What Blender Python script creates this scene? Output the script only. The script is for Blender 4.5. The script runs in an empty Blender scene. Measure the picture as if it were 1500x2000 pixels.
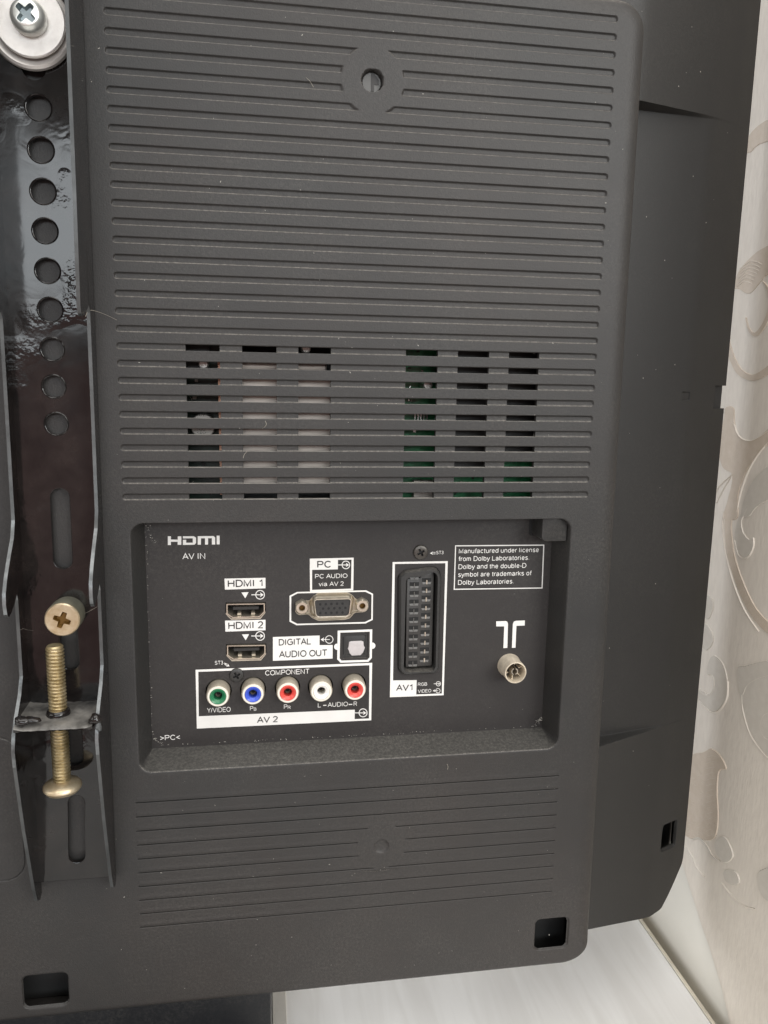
import bpy, bmesh, math, random
import numpy as np
from mathutils import Vector, Matrix
from mathutils.geometry import tessellate_polygon
random.seed(7)
sc = bpy.context.scene
col = sc.collection

# ------------------------------------------------------------------ camera
# Set coordinates are millimetres on the television back: u right, v up, w out towards the viewer.
CR = np.array([[0.98784102, 0.01755768, 0.15447283], [-0.00900096, -0.98547676, 0.16957162], [0.15520666, -0.1689002, -0.97333633]])
CC = np.array([51.36965, -119.1250485, 298.1710339])
FPX = 1520.14386
Z0 = 1.2


def P(u, v, w):
    return Vector((u / 1000.0, -w / 1000.0, v / 1000.0 + Z0))


def at(x, y, w=0.0, axis=2):
    """point where the sight line of photo pixel x, y meets a plane of the set"""
    d = CR.T @ np.array([(x - 750) / FPX, (y - 1000) / FPX, 1.0])
    t = (w - CC[axis]) / d[axis]
    return CC + t * d


def mdir(a):
    return Vector((a[0], -a[2], a[1]))


cam = bpy.data.cameras.new("camera")
cam.sensor_fit = 'VERTICAL'
cam.sensor_height = 36.0
cam.sensor_width = 27.0
cam.lens = FPX / 2000.0 * 36.0
cam.clip_start = 0.01
cam.clip_end = 60.0
cam_ob = bpy.data.objects.new("camera", cam)
col.objects.link(cam_ob)
X, Y, Zc = mdir(CR[0]), -mdir(CR[1]), -mdir(CR[2])
M = Matrix((X, Y, Zc)).transposed().to_4x4()
M.translation = P(*CC)
cam_ob.matrix_world = M
sc.camera = cam_ob

# ------------------------------------------------------------------ light
world = bpy.data.worlds.new("World")
sc.world = world
world.use_nodes = True
bg = world.node_tree.nodes["Background"]
bg.inputs[0].default_value = (1.0, 0.93, 0.86, 1)
bg.inputs[1].default_value = 0.22


def area(name, centre, target, sx, sy, power, color):
    L = bpy.data.lights.new(name, 'AREA')
    L.shape = 'RECTANGLE'
    L.size = sx
    L.size_y = sy
    L.energy = power
    L.color = color
    o = bpy.data.objects.new(name, L)
    col.objects.link(o)
    o.location = centre
    o.rotation_euler = (Vector(target) - Vector(centre)).to_track_quat('-Z', 'Y').to_euler()
    return o


TV = P(80, -180, 0)
area("window_light", P(400, 330, 2300), TV, 2.8, 0.52, 32, (0.90, 0.96, 1.0))
area("right_window_light", P(1350, 750, 1700), TV, 1.0, 1.2, 30, (1.0, 0.97, 0.92))
area("ceiling_bounce_fill", P(300, 1250, 600), P(120, -250, 0), 2.2, 1.2, 31, (1.0, 0.98, 0.95))  # added lamp in place of ceiling bounce, lifts table and up-facing edges
area("left_fill_light", P(-1700, 420, 1000), P(250, -250, -60), 1.0, 1.3, 11, (1.0, 0.98, 0.95))  # added fill from the left to brighten the wall, no window known there
area("far_window_light", P(-1300, 250, -1100), P(150, -420, 0), 0.9, 1.2, 18, (0.92, 0.95, 1.0))
area("red_reflection_fill", P(-300, -560, 1900), TV, 1.8, 1.0, 2.0, (1.0, 0.42, 0.40))  # added unseen lamp, gives the bracket paint its reddish reflection
sc.view_settings.view_transform = 'Standard'
sc.view_settings.look = 'None'
sc.view_settings.gamma = 1.0
sc.view_settings.exposure = 0.0


# ------------------------------------------------------------------ materials
def mat(name, color, rough=0.5, metal=0.0, grain=0.0, grain_scale=1500, var=0.0, var_scale=12, spec=0.5, coat=0.0, var_color=None):
    m = bpy.data.materials.new(name)
    m.use_nodes = True
    nt = m.node_tree
    b = nt.nodes["Principled BSDF"]
    b.inputs["Base Color"].default_value = (*color, 1)
    b.inputs["Roughness"].default_value = rough
    b.inputs["Metallic"].default_value = metal
    b.inputs["Specular IOR Level"].default_value = spec
    b.inputs["Coat Weight"].default_value = coat
    tc = nt.nodes.new("ShaderNodeTexCoord")
    m["tc"] = tc.name
    if var or var_color:
        n = nt.nodes.new("ShaderNodeTexNoise")
        n.inputs["Scale"].default_value = var_scale
        n.inputs["Detail"].default_value = 6
        n.inputs["Roughness"].default_value = 0.65
        nt.links.new(tc.outputs["Object"], n.inputs["Vector"])
        r = nt.nodes.new("ShaderNodeMix")
        r.data_type = 'RGBA'
        k = 1 - var
        r.inputs[6].default_value = (color[0] * k, color[1] * k, color[2] * k, 1)
        c2 = var_color or tuple(min(1, c * (1 + var)) for c in color)
        r.inputs[7].default_value = (*c2, 1)
        mr = nt.nodes.new("ShaderNodeMapRange")
        mr.inputs[1].default_value = 0.35
        mr.inputs[2].default_value = 0.65
        nt.links.new(n.outputs["Fac"], mr.inputs[0])
        nt.links.new(mr.outputs[0], r.inputs[0])
        nt.links.new(r.outputs[2], b.inputs["Base Color"])
    if grain:
        n = nt.nodes.new("ShaderNodeTexNoise")
        n.inputs["Scale"].default_value = grain_scale
        n.inputs["Detail"].default_value = 3
        nt.links.new(tc.outputs["Object"], n.inputs["Vector"])
        bp = nt.nodes.new("ShaderNodeBump")
        bp.inputs["Strength"].default_value = grain
        bp.inputs["Distance"].default_value = 0.0003
        nt.links.new(n.outputs["Fac"], bp.inputs["Height"])
        nt.links.new(bp.outputs["Normal"], b.inputs["Normal"])
    return m


def add_dust(m, top_color=(0.19, 0.175, 0.155), base_amt=0.10, speck=0.35, top=0.75):
    """settled dust: a thin uneven veil with fine specks, thicker on faces that look up"""
    nt = m.node_tree
    b = nt.nodes["Principled BSDF"]
    src = b.inputs["Base Color"].links[0].from_socket if b.inputs["Base Color"].links else None
    tc = nt.nodes[m["tc"]]
    geo = nt.nodes.new("ShaderNodeNewGeometry")
    sep = nt.nodes.new("ShaderNodeSeparateXYZ")
    nt.links.new(geo.outputs["True Normal"], sep.inputs[0])
    up = nt.nodes.new("ShaderNodeMapRange")
    up.inputs[1].default_value = 0.5
    up.inputs[2].default_value = 0.9
    up.inputs[3].default_value = 0.0
    up.inputs[4].default_value = top
    nt.links.new(sep.outputs[2], up.inputs[0])
    fine = nt.nodes.new("ShaderNodeTexNoise")
    fine.inputs["Scale"].default_value = 900
    fine.inputs["Detail"].default_value = 5
    fine.inputs["Roughness"].default_value = 0.8
    nt.links.new(tc.outputs["Object"], fine.inputs["Vector"])
    fr = nt.nodes.new("ShaderNodeMapRange")
    fr.inputs[1].default_value = 0.44
    fr.inputs[2].default_value = 0.70
    nt.links.new(fine.outputs["Fac"], fr.inputs[0])
    big = nt.nodes.new("ShaderNodeTexNoise")
    big.inputs["Scale"].default_value = 16
    big.inputs["Detail"].default_value = 7
    big.inputs["Roughness"].default_value = 0.7
    nt.links.new(tc.outputs["Object"], big.inputs["Vector"])
    br = nt.nodes.new("ShaderNodeMapRange")
    br.inputs[1].default_value = 0.40
    br.inputs[2].default_value = 0.72
    nt.links.new(big.outputs["Fac"], br.inputs[0])

    def mth(op, a, bb):
        n = nt.nodes.new("ShaderNodeMath")
        n.operation = op
        n.use_clamp = True
        for i, s in enumerate((a, bb)):
            if isinstance(s, (int, float)):
                n.inputs[i].default_value = s
            else:
                nt.links.new(s, n.inputs[i])
        return n.outputs[0]
    a = mth('MULTIPLY', fr.outputs[0], br.outputs[0])
    a = mth('MULTIPLY', a, speck)
    a = mth('ADD', a, base_amt)
    fu = mth('MULTIPLY', mth('ADD', fr.outputs[0], 0.35), up.outputs[0])
    a = mth('ADD', a, fu)
    mx = nt.nodes.new("ShaderNodeMix")
    mx.data_type = 'RGBA'
    if src:
        nt.links.new(src, mx.inputs[6])
    else:
        mx.inputs[6].default_value = b.inputs["Base Color"].default_value
    mx.inputs[7].default_value = (*top_color, 1)
    nt.links.new(a, mx.inputs[0])
    nt.links.new(mx.outputs[2], b.inputs["Base Color"])
    return m


def cover_mat(name, top):
    return add_dust(mat(name, (0.0178, 0.018, 0.0182), 0.50, spec=0.40, grain=0.32, grain_scale=1700, var=0.001, var_scale=7, var_color=(0.0235, 0.0205, 0.0192)), top_color=(0.24, 0.22, 0.195), speck=0.16, base_amt=0.022, top=top)  # up-facing dust tone raised so the groove lower edges look lit


plastic = cover_mat("matte_charcoal_plastic", 0.75)
creasem = cover_mat("matte_charcoal_plastic_lower", 0.0)
ledgem = add_dust(mat("dusty_ledge_plastic", (0.0235, 0.0225, 0.0220), 0.52, spec=0.38, grain=0.5, grain_scale=1300, var=0.1, var_scale=20), top_color=(0.20, 0.19, 0.17), speck=0.22, base_amt=0.02, top=0.30)
sillm = mat("pale_lit_sill", (0.40, 0.375, 0.34), 0.7, grain=0.3, var=0.25, var_scale=200)  # paler tone paints the light caught on the lower slot walls
shellm = add_dust(mat("smooth_charcoal_plastic", (0.0225, 0.0222, 0.0218), 0.46, spec=0.42, grain=0.22, grain_scale=1900, var=0.05, var_scale=9), speck=0.10, base_amt=0.02, top=0.0)
panelm = add_dust(mat("black_port_panel", (0.0225, 0.020, 0.0195), 0.55, spec=0.4, grain=0.15, grain_scale=1600, var=0.06, var_scale=14), speck=0.18, base_amt=0.01)
blackp = add_dust(mat("black_plastic", (0.018, 0.018, 0.018), 0.45, grain=0.1), speck=0.15, base_amt=0.03, top=0.5)
creammetal = mat("cream_tarnished_metal", (0.66, 0.58, 0.46), 0.40, 0.45, grain=0.2, grain_scale=500, var=0.2, var_scale=140)
contactm = mat("dark_grey_moulding", (0.034, 0.032, 0.030), 0.45, grain=0.1)
darkhole = mat("dark_bore", (0.004, 0.004, 0.004), 0.7)
ink = mat("white_ink", (0.70, 0.685, 0.66), 0.5, grain=0.05, var=0.03, var_scale=60)
darkink = mat("dark_ink", (0.022, 0.02, 0.02), 0.5)
nickel = mat("dull_nickel", (0.62, 0.56, 0.46), 0.34, 0.85, grain=0.08, grain_scale=900, var=0.18, var_scale=160)
nickel2 = mat("tarnished_barrel", (0.47, 0.42, 0.34), 0.38, 0.45, grain=0.1, grain_scale=900, var=0.15, var_scale=150)
steel = mat("zinc_steel", (0.72, 0.73, 0.69), 0.34, 0.75, grain=0.10, grain_scale=700, var=0.12, var_scale=110)
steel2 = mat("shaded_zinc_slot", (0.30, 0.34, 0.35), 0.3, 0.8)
washerm = mat("worn_zinc_washer", (0.70, 0.66, 0.62), 0.42, 0.55, grain=0.14, grain_scale=800, var=0.12, var_scale=120, var_color=(0.74, 0.70, 0.66))
brass = mat("yellow_zinc_brass", (0.40, 0.30, 0.14), 0.40, 0.8, grain=0.35, grain_scale=700, var=0.35, var_scale=220, var_color=(0.52, 0.43, 0.27))
boltface = mat("pale_brass_face", (0.56, 0.43, 0.26), 0.40, 0.75, grain=0.35, grain_scale=500, var=0.2, var_scale=160, var_color=(0.62, 0.53, 0.38))
olive = mat("olive_zinc_side", (0.26, 0.25, 0.19), 0.42, 0.6, grain=0.1, var=0.15, var_scale=150)
brasshole = mat("dark_brass_recess", (0.16, 0.085, 0.02), 0.5, 0.6)
dulledge = mat("rubbed_black_edge", (0.055, 0.057, 0.057), 0.35, 0.1, grain=0.3, grain_scale=350, var=0.3, var_scale=90)
dustplate = mat("dusty_grey_plate", (0.09, 0.087, 0.082), 0.38, 0.15, grain=0.9, grain_scale=260, var=0.5, var_scale=95, var_color=(0.21, 0.20, 0.185))
wornmetal = mat("worn_grey_paint_edge", (0.13, 0.137, 0.14), 0.33, 0.35, grain=0.5, grain_scale=350, var=0.5, var_scale=90)
ringw = mat("cream_plastic", (0.72, 0.68, 0.60), 0.35)
green_r = mat("green_plastic", (0.02, 0.16, 0.07), 0.3)
blue_r = mat("blue_plastic", (0.045, 0.09, 0.50), 0.3)
red_r = mat("red_plastic", (0.62, 0.07, 0.055), 0.3)
white_r = mat("white_plastic", (0.80, 0.78, 0.74), 0.3)
shutterm = mat("grey_translucent_shutter", (0.46, 0.43, 0.43), 0.3, var=0.08, var_scale=300)
pcb = mat("green_circuit_board", (0.018, 0.18, 0.065), 0.35, var=0.5, var_scale=180, coat=0.3)
lipm = mat("grey_moulding_lip", (0.10, 0.095, 0.088), 0.4)
creamdull = mat("grey_insert", (0.09, 0.087, 0.083), 0.4, 0.3)
pcb2 = mat("dark_circuit_board", (0.006, 0.022, 0.012), 0.35, var=0.6, var_scale=180)
shieldm = mat("dusty_metal_shield", (0.46, 0.40, 0.355), 0.5, 0.3, var=0.12, var_scale=40)
copperm = mat("copper_tape", (0.55, 0.30, 0.20), 0.4, 0.4)
capm = mat("grey_capacitor_top", (0.34, 0.31, 0.28), 0.4, 0.3)
internal = mat("dark_component", (0.016, 0.013, 0.012), 0.5, var=0.3, var_scale=150)
solder = mat("bright_solder", (0.75, 0.75, 0.72), 0.25, 0.8)
dustm = mat("pale_dust", (0.36, 0.345, 0.31), 0.9)
fibrem = mat("pale_fibre", (0.42, 0.39, 0.33), 0.8)
standm = add_dust(mat("dusty_gloss_black", (0.007, 0.0075, 0.009), 0.34, spec=0.3, grain=0.15, grain_scale=300), speck=0.30, base_amt=0.0, top=0.10)
screwblk = mat("blackened_screw", (0.075, 0.068, 0.06), 0.38, 0.5, grain=0.1)
creamm = mat("cream_gloss_paint", (0.80, 0.77, 0.69), 0.32, grain=0.10, grain_scale=90, var=0.02, var_scale=12)
inlaym = mat("grey_beige_strip", (0.60, 0.575, 0.53), 0.4, var=0.08, var_scale=40)
edgem = mat("beige_edge_band", (0.58, 0.53, 0.43), 0.4, var=0.12, var_scale=60)


def bracket_paint():
    m = mat("black_gloss_paint", (0.007, 0.0065, 0.0065), 0.14, var=0.3, var_scale=70, var_color=(0.016, 0.013, 0.012), coat=0.0, spec=0.42)
    nt = m.node_tree
    b = nt.nodes["Principled BSDF"]
    tc = nt.nodes[m["tc"]]
    n1 = nt.nodes.new("ShaderNodeTexNoise")
    n1.inputs["Scale"].default_value = 95
    n1.inputs["Detail"].default_value = 2
    n1.inputs["Distortion"].default_value = 1.2
    n2 = nt.nodes.new("ShaderNodeTexNoise")
    n2.inputs["Scale"].default_value = 420
    n2.inputs["Detail"].default_value = 2
    # runs and pimples in the paint come in patches
    msk = nt.nodes.new("ShaderNodeTexNoise")
    msk.inputs["Scale"].default_value = 38
    mr = nt.nodes.new("ShaderNodeMapRange")
    mr.inputs[1].default_value = 0.56
    mr.inputs[2].default_value = 0.66
    for n in (n1, n2, msk):
        nt.links.new(tc.outputs["Object"], n.inputs["Vector"])
    nt.links.new(msk.outputs["Fac"], mr.inputs[0])
    mu = nt.nodes.new("ShaderNodeMath")
    mu.operation = 'MULTIPLY'
    nt.links.new(mr.outputs[0], mu.inputs[0])
    nt.links.new(n2.outputs["Fac"], mu.inputs[1])
    b1 = nt.nodes.new("ShaderNodeBump")
    b1.inputs["Strength"].default_value = 0.10
    b1.inputs["Distance"].default_value = 0.0006
    nt.links.new(n1.outputs["Fac"], b1.inputs["Height"])
    b2 = nt.nodes.new("ShaderNodeBump")
    b2.inputs["Strength"].default_value = 0.55
    b2.inputs["Distance"].default_value = 0.0006
    nt.links.new(mu.outputs[0], b2.inputs["Height"])
    nt.links.new(b1.outputs["Normal"], b2.inputs["Normal"])
    nt.links.new(b2.outputs["Normal"], b.inputs["Normal"])
    nt.links.new(b2.outputs["Normal"], b.inputs["Coat Normal"])
    # duller, dirtier patches
    d = nt.nodes.new("ShaderNodeTexNoise")
    d.inputs["Scale"].default_value = 26
    d.inputs["Detail"].default_value = 6
    nt.links.new(tc.outputs["Object"], d.inputs["Vector"])
    dr = nt.nodes.new("ShaderNodeMapRange")
    dr.inputs[1].default_value = 0.4
    dr.inputs[2].default_value = 0.7
    dr.inputs[3].default_value = 0.08
    dr.inputs[4].default_value = 0.20
    nt.links.new(d.outputs["Fac"], dr.inputs[0])
    nt.links.new(dr.outputs[0], b.inputs["Roughness"])
    return m


paint = bracket_paint()


def wallpaper_mat(name, color, rough, metal, bumps, stretch=(1, 1, 1), color2=None):
    m = mat(name, color, rough, metal)
    nt = m.node_tree
    b = nt.nodes["Principled BSDF"]
    tc = nt.nodes[m["tc"]]
    mp = nt.nodes.new("ShaderNodeMapping")
    mp.inputs["Scale"].default_value = stretch
    nt.links.new(tc.outputs["Object"], mp.inputs[0])
    prev = None
    for sc_, st, dist in bumps:
        n = nt.nodes.new("ShaderNodeTexNoise")
        n.inputs["Scale"].default_value = sc_
        n.inputs["Detail"].default_value = 4
        nt.links.new(mp.outputs[0], n.inputs["Vector"])
        bp = nt.nodes.new("ShaderNodeBump")
        bp.inputs["Strength"].default_value = st
        bp.inputs["Distance"].default_value = dist
        nt.links.new(n.outputs["Fac"], bp.inputs["Height"])
        if prev:
            nt.links.new(prev.outputs["Normal"], bp.inputs["Normal"])
        prev = bp
    nt.links.new(prev.outputs["Normal"], b.inputs["Normal"])
    if color2:
        n = nt.nodes.new("ShaderNodeTexNoise")
        n.inputs["Scale"].default_value = 260
        n.inputs["Detail"].default_value = 5
        nt.links.new(mp.outputs[0], n.inputs["Vector"])
        r = nt.nodes.new("ShaderNodeMix")
        r.data_type = 'RGBA'
        r.inputs[6].default_value = (*color, 1)
        r.inputs[7].default_value = (*color2, 1)
        mr = nt.nodes.new("ShaderNodeMapRange")
        mr.inputs[1].default_value = 0.42
        mr.inputs[2].default_value = 0.62
        nt.links.new(n.outputs["Fac"], mr.inputs[0])
        nt.links.new(mr.outputs[0], r.inputs[0])
        nt.links.new(r.outputs[2], b.inputs["Base Color"])
    return m


wallm = wallpaper_mat("pearl_wallpaper", (0.80, 0.735, 0.645), 0.46, 0.0, [(420, 0.40, 0.0004), (60, 0.15, 0.001)], (1, 1.6, 0.45), (0.76, 0.695, 0.61))
motif_tan = wallpaper_mat("tan_wallpaper_print", (0.63, 0.535, 0.43), 0.42, 0.02, [(700, 0.4, 0.0004)], (1, 1, 1), (0.66, 0.565, 0.465))
motif_grey = wallpaper_mat("grey_wallpaper_print", (0.67, 0.62, 0.545), 0.34, 0.02, [(200, 0.2, 0.0004)], (1, 1, 1), (0.70, 0.65, 0.575))
motif_line = mat("glossy_embossed_line", (0.78, 0.72, 0.635), 0.5, 0.05)


def table_mat():
    m = mat("white_wood_grain_laminate", (0.74, 0.73, 0.71), 0.38)
    nt = m.node_tree
    b = nt.nodes["Principled BSDF"]
    tc = nt.nodes[m["tc"]]
    mp = nt.nodes.new("ShaderNodeMapping")
    mp.inputs["Scale"].default_value = (1.0, 0.10, 1.0)
    mp.inputs["Rotation"].default_value = (0, 0, 0.10)
    nt.links.new(tc.outputs["Object"], mp.inputs[0])
    n = nt.nodes.new("ShaderNodeTexNoise")
    n.inputs["Scale"].default_value = 90
    n.inputs["Detail"].default_value = 5
    n.inputs["Distortion"].default_value = 0.7
    nt.links.new(mp.outputs[0], n.inputs["Vector"])
    mr = nt.nodes.new("ShaderNodeMapRange")
    mr.inputs[1].default_value = 0.36
    mr.inputs[2].default_value = 0.66
    nt.links.new(n.outputs["Fac"], mr.inputs[0])
    r = nt.nodes.new("ShaderNodeMix")
    r.data_type = 'RGBA'
    r.inputs[6].default_value = (0.83, 0.82, 0.80, 1)
    r.inputs[7].default_value = (0.74, 0.725, 0.70, 1)
    nt.links.new(mr.outputs[0], r.inputs[0])
    nt.links.new(r.outputs[2], b.inputs["Base Color"])
    return m


tablem = table_mat()

# ------------------------------------------------------------------ builders
WL = {}   # world location of every object


def thing(name, label, cat, origin, group=None):
    o = bpy.data.objects.new(name, None)
    o.empty_display_size = 0.01
    col.objects.link(o)
    o.location = P(*origin)
    WL[o.name] = P(*origin)
    o["label"] = label
    o["category"] = cat
    if group:
        o["group"] = group
    return o


class MB:
    def __init__(self):
        self.v = []
        self.f = []
        self.m = []

    def add(self, verts, faces, mi=0):
        b = len(self.v)
        self.v += [tuple(map(float, x)) for x in verts]
        self.f += [tuple(b + i for i in f) for f in faces]
        self.m += [mi] * len(faces)
        return self

    def box(self, u0, u1, v0, v1, w0, w1, mi=0):
        vs = [(u0, v0, w0), (u1, v0, w0), (u1, v1, w0), (u0, v1, w0), (u0, v0, w1), (u1, v0, w1), (u1, v1, w1), (u0, v1, w1)]
        fs = [(0, 3, 2, 1), (4, 5, 6, 7), (0, 1, 5, 4), (2, 3, 7, 6), (1, 2, 6, 5), (3, 0, 4, 7)]
        return self.add(vs, fs, mi)

    def loops(self, loops, mi=0, cap0=False, cap1=False, closed=True):
        """skin between successive loops of equal length"""
        n = len(loops[0])
        vs = [p for l in loops for p in l]
        fs = []
        for k in range(len(loops) - 1):
            for i in range(n if closed else n - 1):
                j = (i + 1) % n
                fs.append((k * n + i, k * n + j, (k + 1) * n + j, (k + 1) * n + i))
        if cap0:
            fs.append(tuple(reversed(range(n))))
        if cap1:
            fs.append(tuple((len(loops) - 1) * n + i for i in range(n)))
        return self.add(vs, fs, mi)

    def prism(self, poly, w0, w1, mi=0, bev=0.0):
        """poly in (u, v), extruded along w"""
        c = np.mean(np.array(poly), axis=0)

        def ins(b):
            return inset(poly, b)
        ls = [[(x, y, w0) for x, y in poly]]
        if bev:
            ls.append([(x, y, w1 - bev) for x, y in poly])
            ls.append([(x, y, w1 - bev * 0.3) for x, y in ins(bev * 0.3)])
            ls.append([(x, y, w1) for x, y in ins(bev)])
        else:
            ls.append([(x, y, w1) for x, y in poly])
        return self.loops(ls, mi, True, True)

    def ring(self, outer, inner, w0, w1, mi=0):
        n = len(outer)
        o0 = [(x, y, w0) for x, y in outer]
        o1 = [(x, y, w1) for x, y in outer]
        i1 = [(x, y, w1) for x, y in inner]
        i0 = [(x, y, w0) for x, y in inner]
        return self.loops([o0, o1, i1, i0, o0], mi)

    def lathe(self, prof, c=(0, 0), seg=40, mi=0, axis='w', cap=False):
        """prof = [(radius, height)], about an axis through c"""
        ls = []
        for r, h in prof:
            l = []
            for k in range(seg):
                a = 2 * math.pi * k / seg
                x, y = r * math.cos(a), r * math.sin(a)
                if axis == 'w':
                    l.append((c[0] + x, c[1] + y, h))
                else:
                    l.append((c[0] + x, h, c[1] - y))
            ls.append(l)
        return self.loops(ls, mi, cap, cap)

    def build(self, name, mats, parent=None, origin=None, smooth=True, angle=35, kind=None, fix=True):
        pw = WL[parent.name] if parent else Vector((0, 0, 0))
        if origin is not None:
            ow = P(*origin)
        elif parent:
            ow = pw
        else:
            ow = P(*np.mean(np.array(self.v), axis=0))
        me = bpy.data.meshes.new(name)
        me.from_pydata([P(*q) - ow for q in self.v], [], self.f)
        if not isinstance(mats, (list, tuple)):
            mats = [mats]
        for m in mats:
            me.materials.append(m)
        me.polygons.foreach_set("material_index", self.m)
        if fix:
            bm = bmesh.new()
            bm.from_mesh(me)
            bmesh.ops.remove_doubles(bm, verts=bm.verts, dist=1e-7)
            bmesh.ops.recalc_face_normals(bm, faces=bm.faces)
            bm.to_mesh(me)
            bm.free()
        if smooth:
            me.polygons.foreach_set("use_smooth", [True] * len(me.polygons))
            me.set_sharp_from_angle(angle=math.radians(angle))
        me.update()
        o = bpy.data.objects.new(name, me)
        col.objects.link(o)
        if parent:
            o.parent = parent
        o.location = ow - pw
        WL[o.name] = ow
        if kind:
            o["kind"] = kind
        return o


def inset(poly, b):
    """move every edge of a polygon inwards by b"""
    p = np.array(poly, float)
    n = len(p)
    A = 0.5 * sum(p[i][0] * p[(i + 1) % n][1] - p[(i + 1) % n][0] * p[i][1] for i in range(n))
    s = 1 if A > 0 else -1
    out = []
    for i in range(n):
        a, c, d = p[i - 1], p[i], p[(i + 1) % n]
        e1, e2 = c - a, d - c
        e1 = e1 / (np.linalg.norm(e1) + 1e-9)
        e2 = e2 / (np.linalg.norm(e2) + 1e-9)
        n1, n2 = np.array([-e1[1], e1[0]]) * s, np.array([-e2[1], e2[0]]) * s
        m = n1 + n2
        k = max(0.35, 1 + n1 @ n2)
        out.append(tuple(c + m * b / k))
    return out


def rrect(u0, u1, v0, v1, r, seg=6):
    pts = []
    for cx, cy, a0 in ((u1 - r, v1 - r, 0), (u0 + r, v1 - r, 90), (u0 + r, v0 + r, 180), (u1 - r, v0 + r, 270)):
        for k in range(seg + 1):
            a = math.radians(a0 + 90 * k / seg)
            pts.append((cx + r * math.cos(a), cy + r * math.sin(a)))
    return pts


def rounded(poly, r, seg=4):
    """round the corners of a polygon with radius-like distance r (number or list)"""
    p = [np.array(q, float) for q in poly]
    n = len(p)
    out = []
    for i in range(n):
        a, c, d = p[i - 1], p[i], p[(i + 1) % n]
        rr = r[i] if isinstance(r, (list, tuple)) else r
        e1, e2 = a - c, d - c
        l1, l2 = np.linalg.norm(e1), np.linalg.norm(e2)
        q = min(rr, l1 * 0.45, l2 * 0.45)
        s, t = c + e1 / l1 * q, c + e2 / l2 * q
        for k in range(seg + 1):
            x = k / seg
            out.append(tuple((1 - x) ** 2 * s + 2 * x * (1 - x) * c + x * x * t))
    return out


def curve_plate(name, loops, w0, w1, mats, parent, origin=None, bev=0.0):
    """flat plate with holes: outline and hole loops in (u, v)"""
    cu = bpy.data.curves.new(name, 'CURVE')
    cu.dimensions = '2D'
    cu.fill_mode = 'BOTH'
    cu.extrude = (w1 - w0) / 2000.0 - bev / 1000.0
    cu.bevel_depth = bev / 1000.0
    cu.bevel_resolution = 1
    for lp in loops:
        s = cu.splines.new('POLY')
        s.points.add(len(lp) - 1)
        for i, (x, y) in enumerate(lp):
            s.points[i].co = (x / 1000.0, y / 1000.0, 0, 1)
        s.use_cyclic_u = True
    tmp = bpy.data.objects.new("t", cu)
    col.objects.link(tmp)
    dg = bpy.context.evaluated_depsgraph_get()
    me = bpy.data.meshes.new_from_object(tmp.evaluated_get(dg))
    bpy.data.objects.remove(tmp)
    mb = MB()
    mb.v = [(v.co.x * 1000, v.co.y * 1000, v.co.z * 1000 + (w0 + w1) / 2) for v in me.vertices]
    mb.f = [tuple(p.vertices) for p in me.polygons]
    mb.m = [0] * len(mb.f)
    bpy.data.meshes.remove(me)
    return mb.build(name, mats, parent, origin, smooth=False)


PW = -14.0          # the port panel lies 14 mm behind the housing face
INK = PW + 0.12


def pp(x, y):
    a = at(x, y, PW)
    return (a[0], a[1])


def ppl(pts):
    return [pp(*q) for q in pts]


def arc(cx, cy, rx, ry, a0, a1, n=9):
    return [(cx + rx * math.cos(math.radians(a0 + (a1 - a0) * k / n)), cy + ry * math.sin(math.radians(a0 + (a1 - a0) * k / n))) for k in range(n + 1)]


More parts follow.
